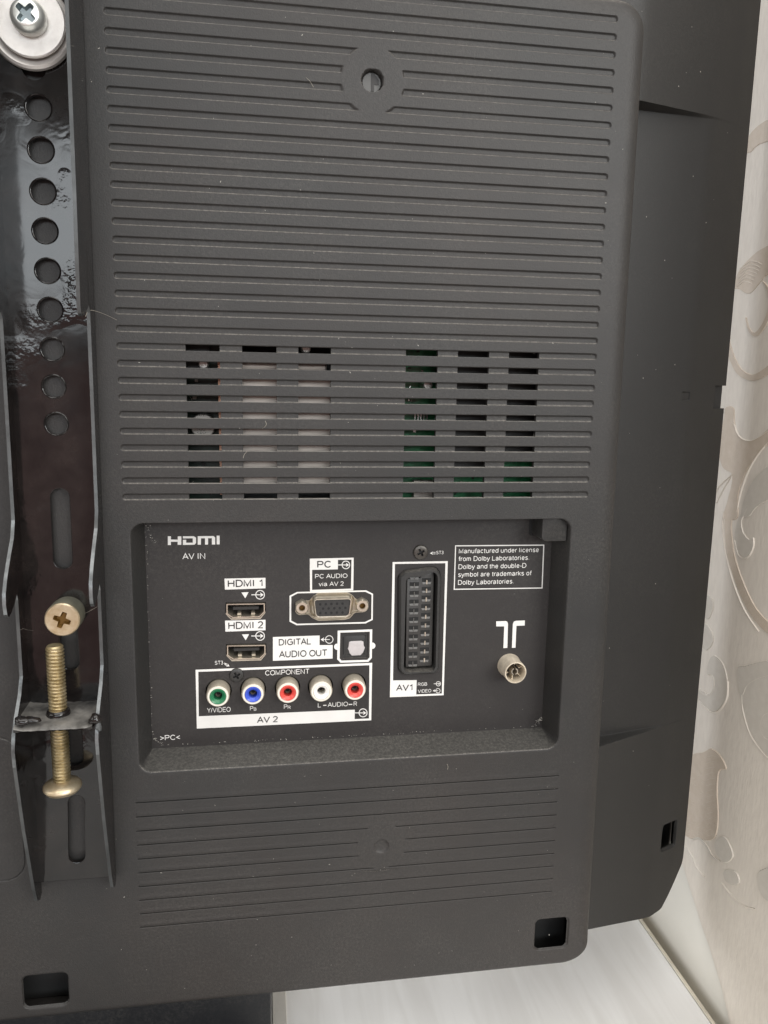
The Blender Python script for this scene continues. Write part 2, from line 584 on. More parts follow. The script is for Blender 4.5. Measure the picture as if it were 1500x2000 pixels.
# single-stroke grotesque letters: (advance, strokes); capitals run from 0 to 1 in height
GL = {
    'A': (.92, [[(.02, 0), (.44, 1), (.86, 0)], [(.17, .34), (.71, .34)]]),
    'B': (.90, [[(.08, 0), (.08, 1), (.46, 1)] + arc(.46, .765, .25, .235, 90, -90) + [(.08, .53)], [(.46, .53)] + arc(.48, .265, .29, .265, 90, -90) + [(.08, 0)]]),
    'C': (.98, [arc(.50, .5, .43, .5, 42, 318, 18)]),
    'D': (.98, [[(.08, 0), (.08, 1), (.42, 1)] + arc(.42, .5, .44, .5, 90, -90, 14) + [(.08, 0)]]),
    'E': (.86, [[(.74, 1), (.08, 1), (.08, 0), (.76, 0)], [(.08, .53), (.70, .53)]]),
    'G': (1.04, [arc(.51, .5, .44, .5, 48, 300, 18) + [(.92, .18), (.92, .50), (.54, .50)]]),
    'H': (.98, [[(.08, 0), (.08, 1)], [(.80, 0), (.80, 1)], [(.08, .53), (.80, .53)]]),
    'I': (.34, [[(.12, 0), (.12, 1)]]),
    'L': (.78, [[(.08, 1), (.08, 0), (.68, 0)]]),
    'M': (1.12, [[(.08, 0), (.08, 1), (.50, .08), (.92, 1), (.92, 0)]]),
    'N': (.98, [[(.08, 0), (.08, 1), (.80, 0), (.80, 1)]]),
    'O': (1.04, [arc(.50, .5, .45, .5, 90, 450, 26)]),
    'P': (.90, [[(.08, 0), (.08, 1), (.48, 1)] + arc(.50, .73, .27, .27, 90, -90) + [(.08, .46)]]),
    'R': (.96, [[(.08, 0), (.08, 1), (.50, 1)] + arc(.52, .745, .27, .255, 90, -90) + [(.08, .49)], [(.48, .49), (.84, 0)]]),
    'S': (.90, [arc(.42, .745, .31, .255, 25, 200, 9) + [(.20, .60), (.60, .44)] + arc(.42, .27, .34, .27, 25, -160, 9)]),
    'T': (.84, [[(.02, 1), (.78, 1)], [(.40, 1), (.40, 0)]]),
    'U': (.98, [[(.08, 1), (.08, .36)] + arc(.44, .36, .36, .36, 180, 360, 12) + [(.80, 1)]]),
    'V': (.90, [[(.02, 1), (.43, 0), (.84, 1)]]),
    'Y': (.90, [[(.02, 1), (.42, .44), (.82, 1)], [(.42, .44), (.42, 0)]]),
    '1': (.76, [[(.14, .74), (.36, .86), (.44, 1), (.44, 0)]]),
    '2': (.76, [arc(.34, .72, .29, .28, 165, -20, 9) + [(.52, .48), (.06, 0), (.66, 0)]]),
    '3': (.76, [arc(.33, .755, .26, .245, 150, -70, 8) + [(.26, .52)], [(.30, .52)] + arc(.33, .27, .29, .27, 80, -160, 9)]),
    '6': (.76, [arc(.35, .3, .29, .3, 90, 450, 18), [(.62, .86), (.50, .98), (.30, .98), (.12, .78), (.06, .3)]]),
    '0': (.76, [arc(.35, .5, .28, .5, 90, 450, 20)]),
    '/': (.38, [[(.0, 0), (.32, 1)]]),
    '>': (.80, [[(.06, .80), (.66, .46), (.06, .12)]]),
    '<': (.80, [[(.66, .80), (.06, .46), (.66, .12)]]),
    '-': (.46, [[(.04, .36), (.36, .36)]]),
    '.': (.36, [[(.14, 0), (.14, .07)]]),
    ' ': (.36, []),
    'a': (.76, [[(.08, .56)] + arc(.32, .50, .25, .22, 140, 20, 7) + [(.58, .10), (.64, 0)], [(.57, .42), (.22, .35)] + arc(.26, .17, .20, .18, 120, 300, 8) + [(.57, .20)]]),
    'b': (.76, [[(.08, 1), (.08, 0)], arc(.36, .36, .27, .36, 90, 450, 16)]),
    'c': (.70, [arc(.35, .36, .28, .36, 40, 320, 14)]),
    'd': (.76, [[(.62, 1), (.62, 0)], arc(.34, .36, .27, .36, 90, 450, 16)]),
    'e': (.76, [[(.08, .37), (.62, .37)] + arc(.35, .36, .27, .36, 0, 325, 15)]),
    'f': (.40, [[(.18, 0), (.18, .82)] + arc(.32, .84, .14, .16, 180, 80, 4), [(.02, .70), (.36, .70)]]),
    'h': (.76, [[(.08, 1), (.08, 0)], [(.08, .40)] + arc(.34, .46, .26, .26, 160, 0, 8) + [(.60, 0)]]),
    'i': (.32, [[(.10, 0), (.10, .72)], [(.10, .92), (.10, 1.0)]]),
    'k': (.70, [[(.08, 1), (.08, 0)], [(.54, .72), (.08, .28)], [(.26, .44), (.58, 0)]]),
    'l': (.32, [[(.10, 0), (.10, 1)]]),
    'm': (1.12, [[(.08, 0), (.08, .72)], [(.08, .44)] + arc(.29, .48, .21, .24, 160, 0, 7) + [(.50, 0)], [(.50, .44)] + arc(.71, .48, .21, .24, 160, 0, 7) + [(.92, 0)]]),
    'n': (.76, [[(.08, 0), (.08, .72)], [(.08, .40)] + arc(.34, .46, .26, .26, 160, 0, 8) + [(.60, 0)]]),
    'o': (.76, [arc(.35, .36, .28, .36, 90, 450, 18)]),
    'r': (.46, [[(.08, 0), (.08, .72)], [(.08, .42)] + arc(.32, .44, .24, .28, 165, 70, 5)]),
    's': (.68, [arc(.32, .54, .22, .18, 30, 200, 7) + [(.20, .42), (.42, .32)] + arc(.31, .18, .24, .18, 30, -160, 7)]),
    't': (.40, [[(.16, .92), (.16, .14)] + arc(.28, .13, .12, .13, 180, 290, 4), [(.02, .70), (.34, .70)]]),
    'u': (.76, [[(.08, .72), (.08, .26)] + arc(.34, .26, .26, .26, 180, 350, 8), [(.60, .72), (.60, 0)]]),
    'v': (.68, [[(.02, .72), (.30, 0), (.58, .72)]]),
    'y': (.68, [[(.02, .72), (.31, .02)], [(.60, .72), (.26, -.18), (.14, -.28), (.04, -.26)]]),
}


def stroke_strip(pts, t):
    p = [np.array(q, float) for q in pts]
    q = [p[0]]
    for a in p[1:]:
        if np.linalg.norm(a - q[-1]) > 1e-4:
            q.append(a)
    n = len(q)
    shut = n > 3 and np.linalg.norm(q[0] - q[-1]) < 1e-3
    L, R2 = [], []
    for k in range(n):
        a = q[k - 1] if k > 0 else (q[-2] if shut else None)
        b = q[k + 1] if k < n - 1 else (q[1] if shut else None)
        d1 = (q[k] - a) / np.linalg.norm(q[k] - a) if a is not None else None
        d2 = (b - q[k]) / np.linalg.norm(b - q[k]) if b is not None else None
        if d1 is None:
            d1 = d2
        if d2 is None:
            d2 = d1
        n1, n2 = np.array([-d1[1], d1[0]]), np.array([-d2[1], d2[0]])
        m_ = n1 + n2
        k2 = max(.42, 1 + n1 @ n2)
        off = m_ / k2 * t / 2
        L.append(q[k] + off)
        R2.append(q[k] - off)
    return L, R2


def text_into(mb, s, x0, y0, x1, y1, hpx, mi=0, w=INK, bold=0.0, proj=None):
    """lettering: baseline from photo point x0, y0 to x1, y1, capitals hpx tall"""
    proj = proj or pp
    a, b = np.array(proj(x0, y0)), np.array(proj(x1, y1))
    mid = ((x0 + x1) / 2, (y0 + y1) / 2)
    H = abs(proj(mid[0], mid[1] - hpx)[1] - proj(*mid)[1])
    W_ = b[0] - a[0]
    t = 0.125 + bold + (0.03 if mi else 0)
    pen = 0.0
    strips = []
    for ch in s:
        adv, st = GL[ch]
        for q in st:
            L, R2 = stroke_strip([(pen + x, t / 2 + y * (1 - t)) for x, y in q], t)
            strips.append((L, R2))
        pen += adv + .05
    xs = [p[0] for L, R2 in strips for p in L + R2]
    x_min, x_max = min(xs), max(xs)
    y_b = (a[1] + b[1]) / 2
    for k, (L, R2) in enumerate(strips):
        ww = w + 0.004 * (k % 5)
        n = len(L)
        vs = []
        for p in L + R2:
            vs.append((a[0] + W_ * (p[0] - x_min) / (x_max - x_min), y_b + p[1] * H, ww))
        mb.add(vs, [(i, i + 1, n + i + 1, n + i) for i in range(n - 1)], mi)


def flat(mb, pts, mi=0, w=INK, proj=pp):
    q = [proj(*p) for p in pts]
    mb.add([(x, y, w) for x, y in q], [tuple(range(len(q)))], mi)


def frame_px(mb, outer, inner, mi=0, w=INK):
    o, i = ppl(outer), ppl(inner)
    n = len(o)
    vs = [(x, y, w) for x, y in o] + [(x, y, w) for x, y in i]
    mb.add(vs, [(k, (k + 1) % n, n + (k + 1) % n, n + k) for k in range(n)], mi)


def icon(mb, cx, cy, r, kind='in', t=1.6, w=INK + 0.02, mi=0):
    """ring with an arrow that enters (in) or leaves (out), as on the socket panel"""
    n = 24
    o = [(cx + r * math.cos(2 * math.pi * k / n), cy + r * math.sin(2 * math.pi * k / n)) for k in range(n)]
    i = [(cx + (r - t) * math.cos(2 * math.pi * k / n), cy + (r - t) * math.sin(2 * math.pi * k / n)) for k in range(n)]
    frame_px(mb, o, i, mi, w)
    h = t * 0.5
    if kind == 'in':
        x0, x1 = cx - r * 1.85, cx + r * 0.45
        flat(mb, [(x0, cy - h), (x1, cy - h), (x1, cy + h), (x0, cy + h)], mi, w + 0.02)
        flat(mb, [(cx - r * .05, cy - r * .52), (cx + r * .75, cy), (cx - r * .05, cy + r * .52), (cx + r * .22, cy)], mi, w + 0.04)
    else:
        x0, x1 = cx - r * 1.7, cx + r * 0.1
        flat(mb, [(x0, cy - h), (x1, cy - h), (x1, cy + h), (x0, cy + h)], mi, w + 0.02)
        flat(mb, [(cx - r * 1.25, cy - r * .55), (cx - r * 2.1, cy), (cx - r * 1.25, cy + r * .55), (cx - r * 1.5, cy)], mi, w + 0.04)


def cross_recess(mb, c, w, r, mi, rot=0.0, depth=0.04, sq=0.33):
    """cross-slot drawn as a sunk star shape just proud of a bored disc"""
    pts = []
    for k in range(4):
        a = rot + k * math.pi / 2
        for da, rr in ((-0.27, r), (0.27, r), (math.pi / 4, r * sq)):
            pts.append((c[0] + rr * math.cos(a + da), c[1] + rr * math.sin(a + da)))
    return pts


def head_with_recess(mb, c, r, prof, rs, rot, mi_h, mi_r, depth=1.6, sq=0.36):
    """screw head of revolution whose crown carries a real cross-shaped pocket"""
    star = cross_recess(mb, c, 0, rs, mi_r, rot, sq=sq)
    n = len(star)
    # angles of the star points, head rings sampled at the same angles then refined
    seg = 48
    ang = [2 * math.pi * k / seg for k in range(seg)]

    def star_r(a):
        d = np.array([math.cos(a), math.sin(a)])
        best = rs * sq
        for i in range(n):
            p0 = np.array(star[i]) - np.array(c)
            p1 = np.array(star[(i + 1) % n]) - np.array(c)
            e = p1 - p0
            den = d[0] * e[1] - d[1] * e[0]
            if abs(den) < 1e-9:
                continue
            t = (p0[0] * e[1] - p0[1] * e[0]) / den
            s = (p0[0] * d[1] - p0[1] * d[0]) / den
            if t > 0 and -1e-6 <= s <= 1 + 1e-6:
                best = t
        return best
    sr = [star_r(a) for a in ang]
    rings = []
    for rr, h in prof:
        rings.append([(c[0] + rr * math.cos(a), c[1] + rr * math.sin(a), h) for a in ang])
    top = prof[-1][1]
    rings.append([(c[0] + s * math.cos(a), c[1] + s * math.sin(a), top) for a, s in zip(ang, sr)])
    mb.loops(rings, mi_h)
    low = [(c[0] + s * .72 * math.cos(a), c[1] + s * .72 * math.sin(a), top - depth) for a, s in zip(ang, sr)]
    mb.loops([rings[-1], low], mi_r, False, True)


# ================================================================== television
tv = thing("television", "back of a charcoal flat television with ribbed vented cover and a recessed socket panel", "television", (0, -398, -70))

PITCH = 6.135
GW = 183.5
RC = (2.5, 176.8, -275.2, -174.4)       # recess for the sockets
VENT_U = [(24.3, 36.6), (44.7, 57.35), (65.45, 77.7), (106.4, 118.95), (126.85, 139.4), (147.35, 159.7)]
BOSS1 = (92.0, -13.9)
BOSS2 = (100.4, -315.1)
PITS = [(170.9, 186.9, -372.9, -357.0), (-46.9, -28.6, -376.1, -360.7)]
OUT = (-330.0, 195.6, -382.2, 21.6)


def sdr(u, v, u0, u1, v0, v1, r):
    cu, cv = (u0 + u1) / 2, (v0 + v1) / 2
    qx = np.abs(u - cu) - (u1 - u0) / 2 + r
    qy = np.abs(v - cv) - (v1 - v0) / 2 + r
    return np.minimum(np.maximum(qx, qy), 0) + np.hypot(np.maximum(qx, 0), np.maximum(qy, 0)) - r


def sstep(x):
    x = np.clip(x, 0, 1)
    return x * x * (3 - 2 * x)


def face_height(u, v):
    h = np.zeros_like(u)
    b1 = np.hypot(u - BOSS1[0], v - BOSS1[1])
    b2 = np.hypot(u - BOSS2[0], v - BOSS2[1])
    m1 = sstep((b1 - 11.2) / 0.7)
    m2 = sstep((b2 - 10.2) / 0.7)
    for i in range(-2, 28):
        vc = -i * PITCH + 1.3
        d = sdr(u, v, 0.0, GW, vc - 1.3, vc + 1.3, 1.28)
        h -= 0.66 * sstep(-d / 0.52) * m1
    for i in range(10):
        vc = -288.0 - i * 6.176
        d = sdr(u, v, 0.3, GW - 5.5, vc - 0.28, vc + 0.28, 0.27)
        h -= 1.15 * sstep(-d / 0.24) * m2
        d = sdr(u, v, 0.3, GW - 5.5, vc + 0.2, vc + 2.6, 1.15)
        h += 0.10 * sstep(-d / 1.0) * m2
    h += 0.04 * sstep((12.0 - b1) / 0.8)
    h += 0.10 * sstep((11.0 - b2) / 0.9)
    h -= 0.9 * np.sqrt(np.clip(1 - (b2 / 3.2) ** 2, 0, 1))
    h -= 9.0 * sstep((3.9 - b1) / 0.5)
    # seam of the neighbouring cover at the far left
    d = sdr(u, v, -200, -42.2, -317.6, -257.2, 8)
    h -= 0.5 * np.clip(1 - np.abs(d) / 0.35, 0, 1)
    for q in PITS:
        h -= 1.0 * sstep(-sdr(u, v, *q, 2.6) / 0.4)
    # recess
    u0, u1, v0, v1 = RC
    sd = -sdr(u, v, u0, u1, v0, v1, 5.0)
    t = np.minimum.reduce([(u - u0) / 3.3, (u1 - u) / 2.6, (v - v0) / 3.4, (v1 - v) / 0.7, sd / 2.2])
    rec = np.where(t > 0, np.clip(t, 0, 1.1), 0)
    rim = np.clip((t + 0.25) / 0.25, 0, 1)
    h = h - 0.15 * rim - 14.3 * rec
    # rounded outer edge
    e = -sdr(u, v, *OUT, 10.8)
    wid = 3.2 + 4.3 * sstep((u - 150) / 30) * sstep((v + 376) / 12)
    x = np.clip(1 - e / wid, 0, 1)
    h -= 4.2 * (1 - np.sqrt(np.clip(1 - x * x, 0, 1)))
    return h, t, e


def lines(base, extra):
    s = np.array(sorted(set(np.round(list(base) + list(extra), 4))))
    keep = [s[0]]
    ex = set(np.round(extra, 4))
    for x in s[1:]:
        if x - keep[-1] > 0.07:
            keep.append(x)
        elif x in ex and keep[-1] not in ex:
            keep[-1] = x
    return np.array(keep)


def build_face():
    ue, ve = [], []
    for c0 in (0.0, GW, 0.3, GW - 5.5):
        s = 1 if c0 < 50 else -1
        ue += [c0 + s * k for k in (-.15, 0, .1, .22, .36, .5, .7, .95, 1.25, 1.6)]
    ue += list(np.arange(77, 115, 0.45))
    for a, b in VENT_U:
        ue += [a, b]
    for q in PITS:
        ue += [q[0] + k for k in (-.1, .1, .3, .5, .75, 1.1, 1.6, 2.2, 3)] + [q[1] - k for k in (-.1, .1, .3, .5, .75, 1.1, 1.6, 2.2, 3)]
        ve += [q[2] + k for k in (-.1, .1, .3, .5, .75, 1.1, 1.6, 2.2, 3)] + [q[3] - k for k in (-.1, .1, .3, .5, .75, 1.1, 1.6, 2.2, 3)]
    ue += [RC[0] + k for k in np.arange(-.5, 6.5, .28)] + [RC[1] - k for k in np.arange(-.5, 6.5, .28)]
    ve += [RC[2] + k for k in np.arange(-.5, 6.5, .28)] + [RC[3] - k for k in np.arange(-.4, 1.2, .12)] + [RC[3] - k for k in np.arange(1.4, 6, .35)]
    ue += list(np.arange(-42.2 - 9, -41.4, 0.25))
    ve += list(np.arange(-318.2, -309, 0.25)) + list(np.arange(-265.5, -256.6, .3))
    ue += [OUT[1] - k for k in (0.0, .1, .25, .45, .7, 1, 1.4, 1.9, 2.5, 3.2, 4, 5, 6, 7, 8.5, 10, 11.5)]
    ve += [OUT[3] - k for k in (0.0, .1, .25, .45, .7, 1, 1.4, 1.9, 2.5, 3.2, 4, 5, 6, 7, 8.5, 10, 11.5)]
    ve += [OUT[2] + k for k in (0.0, .1, .25, .45, .7, 1, 1.4, 1.9, 2.5, 3.2, 4, 5, 6, 7, 8.5, 10, 11.5)]
    for i in range(-2, 28):
        vc = -i * PITCH + 1.3
        ve += [vc + k for k in (-1.45, -1.3, -1.2, -1.08, -.96, -.82, -.5, 0, .5, .82, .96, 1.08, 1.2, 1.3, 1.45)]
    for i in range(10):
        vc = -288.0 - i * 6.176
        ve += [vc + k for k in (-.4, -.28, -.19, -.1, 0, .1, .19, .28, .4, .6, .9, 1.3, 1.8, 2.2, 2.5, 2.8)]
    ve += list(np.arange(-328, -302, .5)) + list(np.arange(-27, 0, .5))
    U = lines(list(np.arange(-60, OUT[1], 1.6)) + list(np.linspace(OUT[0] - 1, -60, 40)) + [OUT[1] + 1.0], ue)
    V = lines(list(np.arange(OUT[2], OUT[3], 1.6)) + [OUT[2] - 1.0, OUT[3] + 1.0], ve)
    uu, vv = np.meshgrid(U, V)
    h, t, e = face_height(uu, vv)
    # points just outside the outline slide on to it
    nu, nv = len(U), len(V)
    inside = e > 1e-4
    cell_in = inside[:-1, :-1] | inside[1:, :-1] | inside[:-1, 1:] | inside[1:, 1:]
    g = 1e-3
    gx = (sdr(uu + g, vv, *OUT, 10.8) - sdr(uu - g, vv, *OUT, 10.8)) / (2 * g)
    gy = (sdr(uu, vv + g, *OUT, 10.8) - sdr(uu, vv - g, *OUT, 10.8)) / (2 * g)
    o = ~inside
    uu = np.where(o, uu + gx * e, uu)
    vv = np.where(o, vv + gy * e, vv)
    h = np.where(o, -4.2, h)
    # the cover widens slightly towards the bottom
    uu = uu + 0.0066 * np.maximum(0, -vv) * sstep((uu - 184) / 11)
    cell = cell_in.copy()
    tc = np.minimum.reduce([t[:-1, :-1], t[1:, :-1], t[:-1, 1:], t[1:, 1:]])
    cell &= tc < 1.0
    cu = (U[:-1] + U[1:]) / 2
    cv = (V[:-1] + V[1:]) / 2
    # louvre openings
    ventmask = np.zeros_like(cell)
    for i in range(18, 28):
        vc = -i * PITCH + 1.3
        rowm = (cv > vc - 1.2) & (cv < vc + 1.08)
        for a, b in VENT_U:
            ventmask |= rowm[:, None] & ((cu > a) & (cu < b))[None, :]
    cell &= ~ventmask
    for q in PITS:
        dd = sdr(uu, vv, *q, 2.6)
        dd = np.maximum.reduce([dd[:-1, :-1], dd[1:, :-1], dd[:-1, 1:], dd[1:, 1:]])
        pit = dd < -0.38
        cell &= ~pit
    idx = np.arange(nu * nv).reshape(nv, nu)
    ys, xs = np.nonzero(cell)
    quads = np.stack([idx[ys, xs], idx[ys, xs + 1], idx[ys + 1, xs + 1], idx[ys + 1, xs]], 1)
    # boundary edges of the remaining cells
    verts = [np.stack([uu.ravel(), vv.ravel(), h.ravel()], 1)]
    extra = []
    n0 = nu * nv
    pad = np.zeros((nv + 1, nu + 1), bool)
    pad[1:-1, 1:-1] = cell
    walls = []
    hr = h.ravel()

    def vent_at(j, i):
        return 0 <= j < nv - 1 and 0 <= i < nu - 1 and ventmask[j, i]
    for j in range(nv - 1):
        for i in range(nu - 1):
            if not cell[j, i]:
                continue
            for dj, di, a, b in ((-1, 0, (j, i), (j, i + 1)), (1, 0, (j + 1, i + 1), (j + 1, i)), (0, -1, (j + 1, i), (j, i)), (0, 1, (j, i + 1), (j + 1, i + 1))):
                jj, ii = j + dj, i + di
                out = not (0 <= jj < nv - 1 and 0 <= ii < nu - 1)
                if not out and cell[jj, ii]:
                    continue
                if not out and ventmask[jj, ii]:
                    walls.append((idx[a], idx[b], 'vent'))
                elif out or not cell_in[jj, ii]:
                    walls.append((idx[a], idx[b], 'skirt'))
    vv0 = verts[0]
    wv, wf = [], []
    for a, b, k in walls:
        pa, pb = vv0[a].copy(), vv0[b].copy()
        if np.allclose(pa, pb, atol=1e-6):
            continue
        qa, qb = pa.copy(), pb.copy()
        if k == 'vent' or (pa[2] < -0.8 and pa[1] < -350 and pa[0] < 188.5 and min(abs(pa[1] - OUT[2]), 9) > 3):
            qa[2] = qb[2] = min(-3.1, pa[2] - 0.3)
        else:
            qa[2] = qb[2] = -36.0
        s = n0 + len(wv)
        wv += [pa, pb, qb, qa]
        wf.append((s, s + 3, s + 2, s + 1))
    allv = np.concatenate([vv0, np.array(wv)])
    used = np.zeros(len(allv), bool)
    faces = [tuple(q) for q in quads.tolist()] + wf
    for f in faces:
        for q in f:
            used[q] = True
    remap = np.cumsum(used) - 1
    allv = allv[used]
    org = P(0, -398, -70)
    co = np.stack([allv[:, 0] / 1000 - org.x, -allv[:, 2] / 1000 - org.y, allv[:, 1] / 1000 + Z0 - org.z], 1)
    me = bpy.data.meshes.new("back_cover")
    me.from_pydata(co.tolist(), [], [tuple(int(remap[q]) for q in f) for f in faces])
    me.materials.append(plastic)
    me.materials.append(ledgem)
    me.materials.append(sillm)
    me.materials.append(creasem)
    me.validate()
    for pgn in me.polygons:
        c_ = pgn.center
        cv_ = (c_.z + org.z - Z0) * 1000
        cw_ = -(c_.y + org.y) * 1000
        cu_ = (c_.x + org.x) * 1000
        if RC[2] - .5 < cv_ < RC[2] + 5 and cw_ < -.5 and 0 < cu_ < 180:
            pgn.material_index = 1
        elif cv_ < -280:
            pgn.material_index = 3
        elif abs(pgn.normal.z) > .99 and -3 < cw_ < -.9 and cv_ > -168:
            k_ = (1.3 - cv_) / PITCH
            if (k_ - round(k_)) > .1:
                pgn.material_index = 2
    me.polygons.foreach_set("use_smooth", [True] * len(me.polygons))
    me.update()
    ob = bpy.data.objects.new("back_cover", me)
    col.objects.link(ob)
    ob.parent = tv
    WL[ob.name] = org
    return ob


cover = build_face()


# ---- outer shell of the cabinet
SX = np.linspace(150, 290, 281)
_k = np.hanning(25)
_k /= _k.sum()


def _soft(ys):
    y = np.interp(SX, [150, 206, 247, 262, 269, 290], ys)
    return np.convolve(np.pad(y, 12, mode='edge'), _k, mode='valid')


SO = _soft([-22, -25.5, -37.5, -43.5, -47.5, -60])
SI = _soft([-32, -33.5, -37.8, -43.5, -47.5, -60])


def shell_w(u, v):
    outer = np.interp(u, SX, SO)
    inner = np.interp(u, SX, SI)
    du = np.clip((u - 206) / 41, 0, 1)
    top, bot = -4.5, -289.5 + 3.0 * du
    k = sstep((top - v) / 1.0) * sstep((v - bot) / 1.0)
    w = outer * (1 - k) + inner * k
    return w


def build_shell():
    # outline: straight side, chamfered lower corner
    def on_shell(x, y):
        w = -40.0
        for _ in range(12):
            q = at(x, y, w)
            w = float(np.interp(q[0], SX, SO))
        return q
    A_, B0_, B_, C_, D_ = on_shell(1334.5, 1684), on_shell(1304, 1750), on_shell(1290, 1778), on_shell(1268, 1791), on_shell(1145, 1816)
    ol = [(-330, 96), (270.0, 96), (270.0, A_[1]), (B0_[0], B0_[1]), (B_[0], B_[1]), (C_[0], C_[1]), (D_[0], D_[1]), (-330, D_[1] - 2)]
    ol = [(-330, 96), (271.0, 96), (271.0, A_[1]), (B0_[0], B0_[1]), (B_[0], B_[1]), (C_[0], C_[1]), (C_[0] - 60, -402.5), (-330, -402.5)]
    ol = rounded(ol, [0.5, 4, 5, 5, 5, .1, .1, .5], 5)
    ue = list(np.arange(195, 271, 1.2)) + [206, 247, 262, 269] + [234 + k for k in (0, .25, 2.5, 2.75, 5)]
    ve = [-4.5 + k for k in (.1, 0, -.3, -.6, -1, -1.3)] + list(np.arange(-291, -284.5, .25)) + list(np.arange(-402, 96, 4.0))
    pit = (252.2, 263.0, -357.0, -341.5)
    n0_, n1_ = at(1388.5, 775, -46.5), at(1409, 775, -49.0)
    notch = (n0_[0], 275.0, -130.3, -119.6)
    sq = (242.2, 246.6, -126.6, -122.6)
    for q in (pit, notch, sq):
        ue += [q[0] - .1, q[0], q[0] + .4, q[0] + .9, q[1] - .9, q[1] - .4, q[1], q[1] + .1]
        ve += [q[2] - .1, q[2], q[2] + .4, q[2] + .9, q[3] - .9, q[3] - .4, q[3], q[3] + .1]
    ue = [x for x in ue if x < 271.5]
    U = lines(list(np.linspace(-330, 195, 30)) + [271.0], ue)
    V = lines([-402, 96], ve)
    bm = bmesh.new()
    grid = {}
    for j, v in enumerate(V):
        for i, u in enumerate(U):
            grid[j, i] = bm.verts.new((u, v, 0))
    for j in range(len(V) - 1):
        for i in range(len(U) - 1):
            cu_, cv_ = (U[i] + U[i + 1]) / 2, (V[j] + V[j + 1]) / 2
            if notch[0] < cu_ < notch[1] and notch[2] < cv_ < notch[3]:
                continue
            if sdr(np.array(cu_), np.array(cv_), *pit, 1.8) < -0.75:
                continue
            bm.faces.new((grid[j, i], grid[j, i + 1], grid[j + 1, i + 1], grid[j + 1, i]))
    # cut off everything beyond the chamfer by bisecting
    pts = [np.array(q) for q in ol]
    n = len(pts)
    area_ = sum(pts[i][0] * pts[(i + 1) % n][1] - pts[(i + 1) % n][0] * pts[i][1] for i in range(n))
    s = 1 if area_ > 0 else -1
    for i in range(n):
        a, b = pts[i], pts[(i + 1) % n]
        d = b - a
        if np.linalg.norm(d) < 1e-4:
            continue
        nrm = np.array([d[1], -d[0]]) * s
        bmesh.ops.bisect_plane(bm, geom=bm.verts[:] + bm.edges[:] + bm.faces[:], plane_co=(a[0], a[1], 0), plane_no=(nrm[0], nrm[1], 0), clear_outer=True, dist=1e-5)
    for v in bm.verts:
        low_ = float(np.interp(v.co.x, [-330, D_[0], C_[0] - 5, C_[0], C_[0] + 2], [D_[1] - 2, D_[1], C_[1] + .7, C_[1] + .1, C_[1] - 1]))
        if v.co.x < C_[0] + 2 and v.co.y < low_:
            v.co.y = low_
    bmesh.ops.remove_doubles(bm, verts=bm.verts, dist=1e-4)
    bmesh.ops.dissolve_degenerate(bm, edges=bm.edges, dist=1e-4)
    for v in bm.verts:
        u_, v_ = v.co.x, v.co.y
        w = float(shell_w(np.array(u_), np.array(v_)))
        e = sdr(np.array(u_), np.array(v_), *pit, 1.8)
        w -= 1.5 * float(sstep(-e / 0.7))
        e = sdr(np.array(u_), np.array(v_), *sq, 0.4)
        w -= 0.5 * float(sstep(-e / 0.4))
        v.co.z = w
    edges = [e for e in bm.edges if e.is_boundary]
    r = bmesh.ops.extrude_edge_only(bm, edges=edges)
    for g in r['geom']:
        if isinstance(g, bmesh.types.BMVert):
            inpit = sdr(np.array(g.co.x), np.array(g.co.y), *pit, 1.8) < -.3
            g.co.z = g.co.z - 0.8 if inpit else -62.0
    org = P(0, -398, -70)
    for v in bm.verts:
        v.co = P(*v.co) - org
    bmesh.ops.recalc_face_normals(bm, faces=bm.faces)
    me = bpy.data.meshes.new("outer_shell")
    bm.to_mesh(me)
    bm.free()
    me.materials.append(shellm)
    me.polygons.foreach_set("use_smooth", [True] * len(me.polygons))
    me.set_sharp_from_angle(angle=math.radians(28))
    ob = bpy.data.objects.new("outer_shell", me)
    col.objects.link(ob)
    ob.parent = tv
    WL[ob.name] = org
    mb = MB()
    mb.box(n0_[0] - 4, n1_[0], -134, -116, -58, -49.0)
    mb.build("latch", blackp, tv)


build_shell()
mb = MB()
mb.prism(rounded([(-334, 100), (272.5, 100), (272.5, -368), (264, -400), (256, -405), (-334, -405)], [2, 5, 9, 9, 5, 2]), -76, -62.3, bev=2)
mb.build("front_bezel", blackp, tv)
mb = MB()
mb.prism(rrect(-125, 53.6, -448, -400, 2), -66, -26, bev=1)
mb.build("stand_neck", standm, tv)
mb = MB()
foot = rrect(-175, 53.6, -158, 120, 3)
mb.loops([[(x, -449.6, y) for x, y in foot], [(x, -440.5, y) for x, y in foot], [(x, -439.4, y) for x, y in inset(foot, 1.1)]], 0, True, True)
mb.build("stand_foot", standm, tv)

# ---- port panel floor with its cut-outs
RCA = [(425.5, 1360.8, green_r), (494, 1356.8, blue_r), (562.4, 1353.9, red_r), (628, 1351.4, white_r), (693.9, 1348.4, red_r)]
RCA_C = []
for x, y, m_ in RCA:
    a = at(x, y, -8.0)
    RCA_C.append((a[0], a[1], m_))


def circ(c, r, n=32):
    return [(c[0] + r * math.cos(2 * math.pi * k / n), c[1] + r * math.sin(2 * math.pi * k / n)) for k in range(n)]


def hdmi_px(dx, dy):
    return [(442.3 + dx, 1178.6 + dy), (517.2 + dx, 1177.4 + dy), (517.4 + dx, 1194 + dy), (507 + dx, 1204.5 + dy), (454 + dx, 1206 + dy), (442.5 + dx, 1198 + dy)]


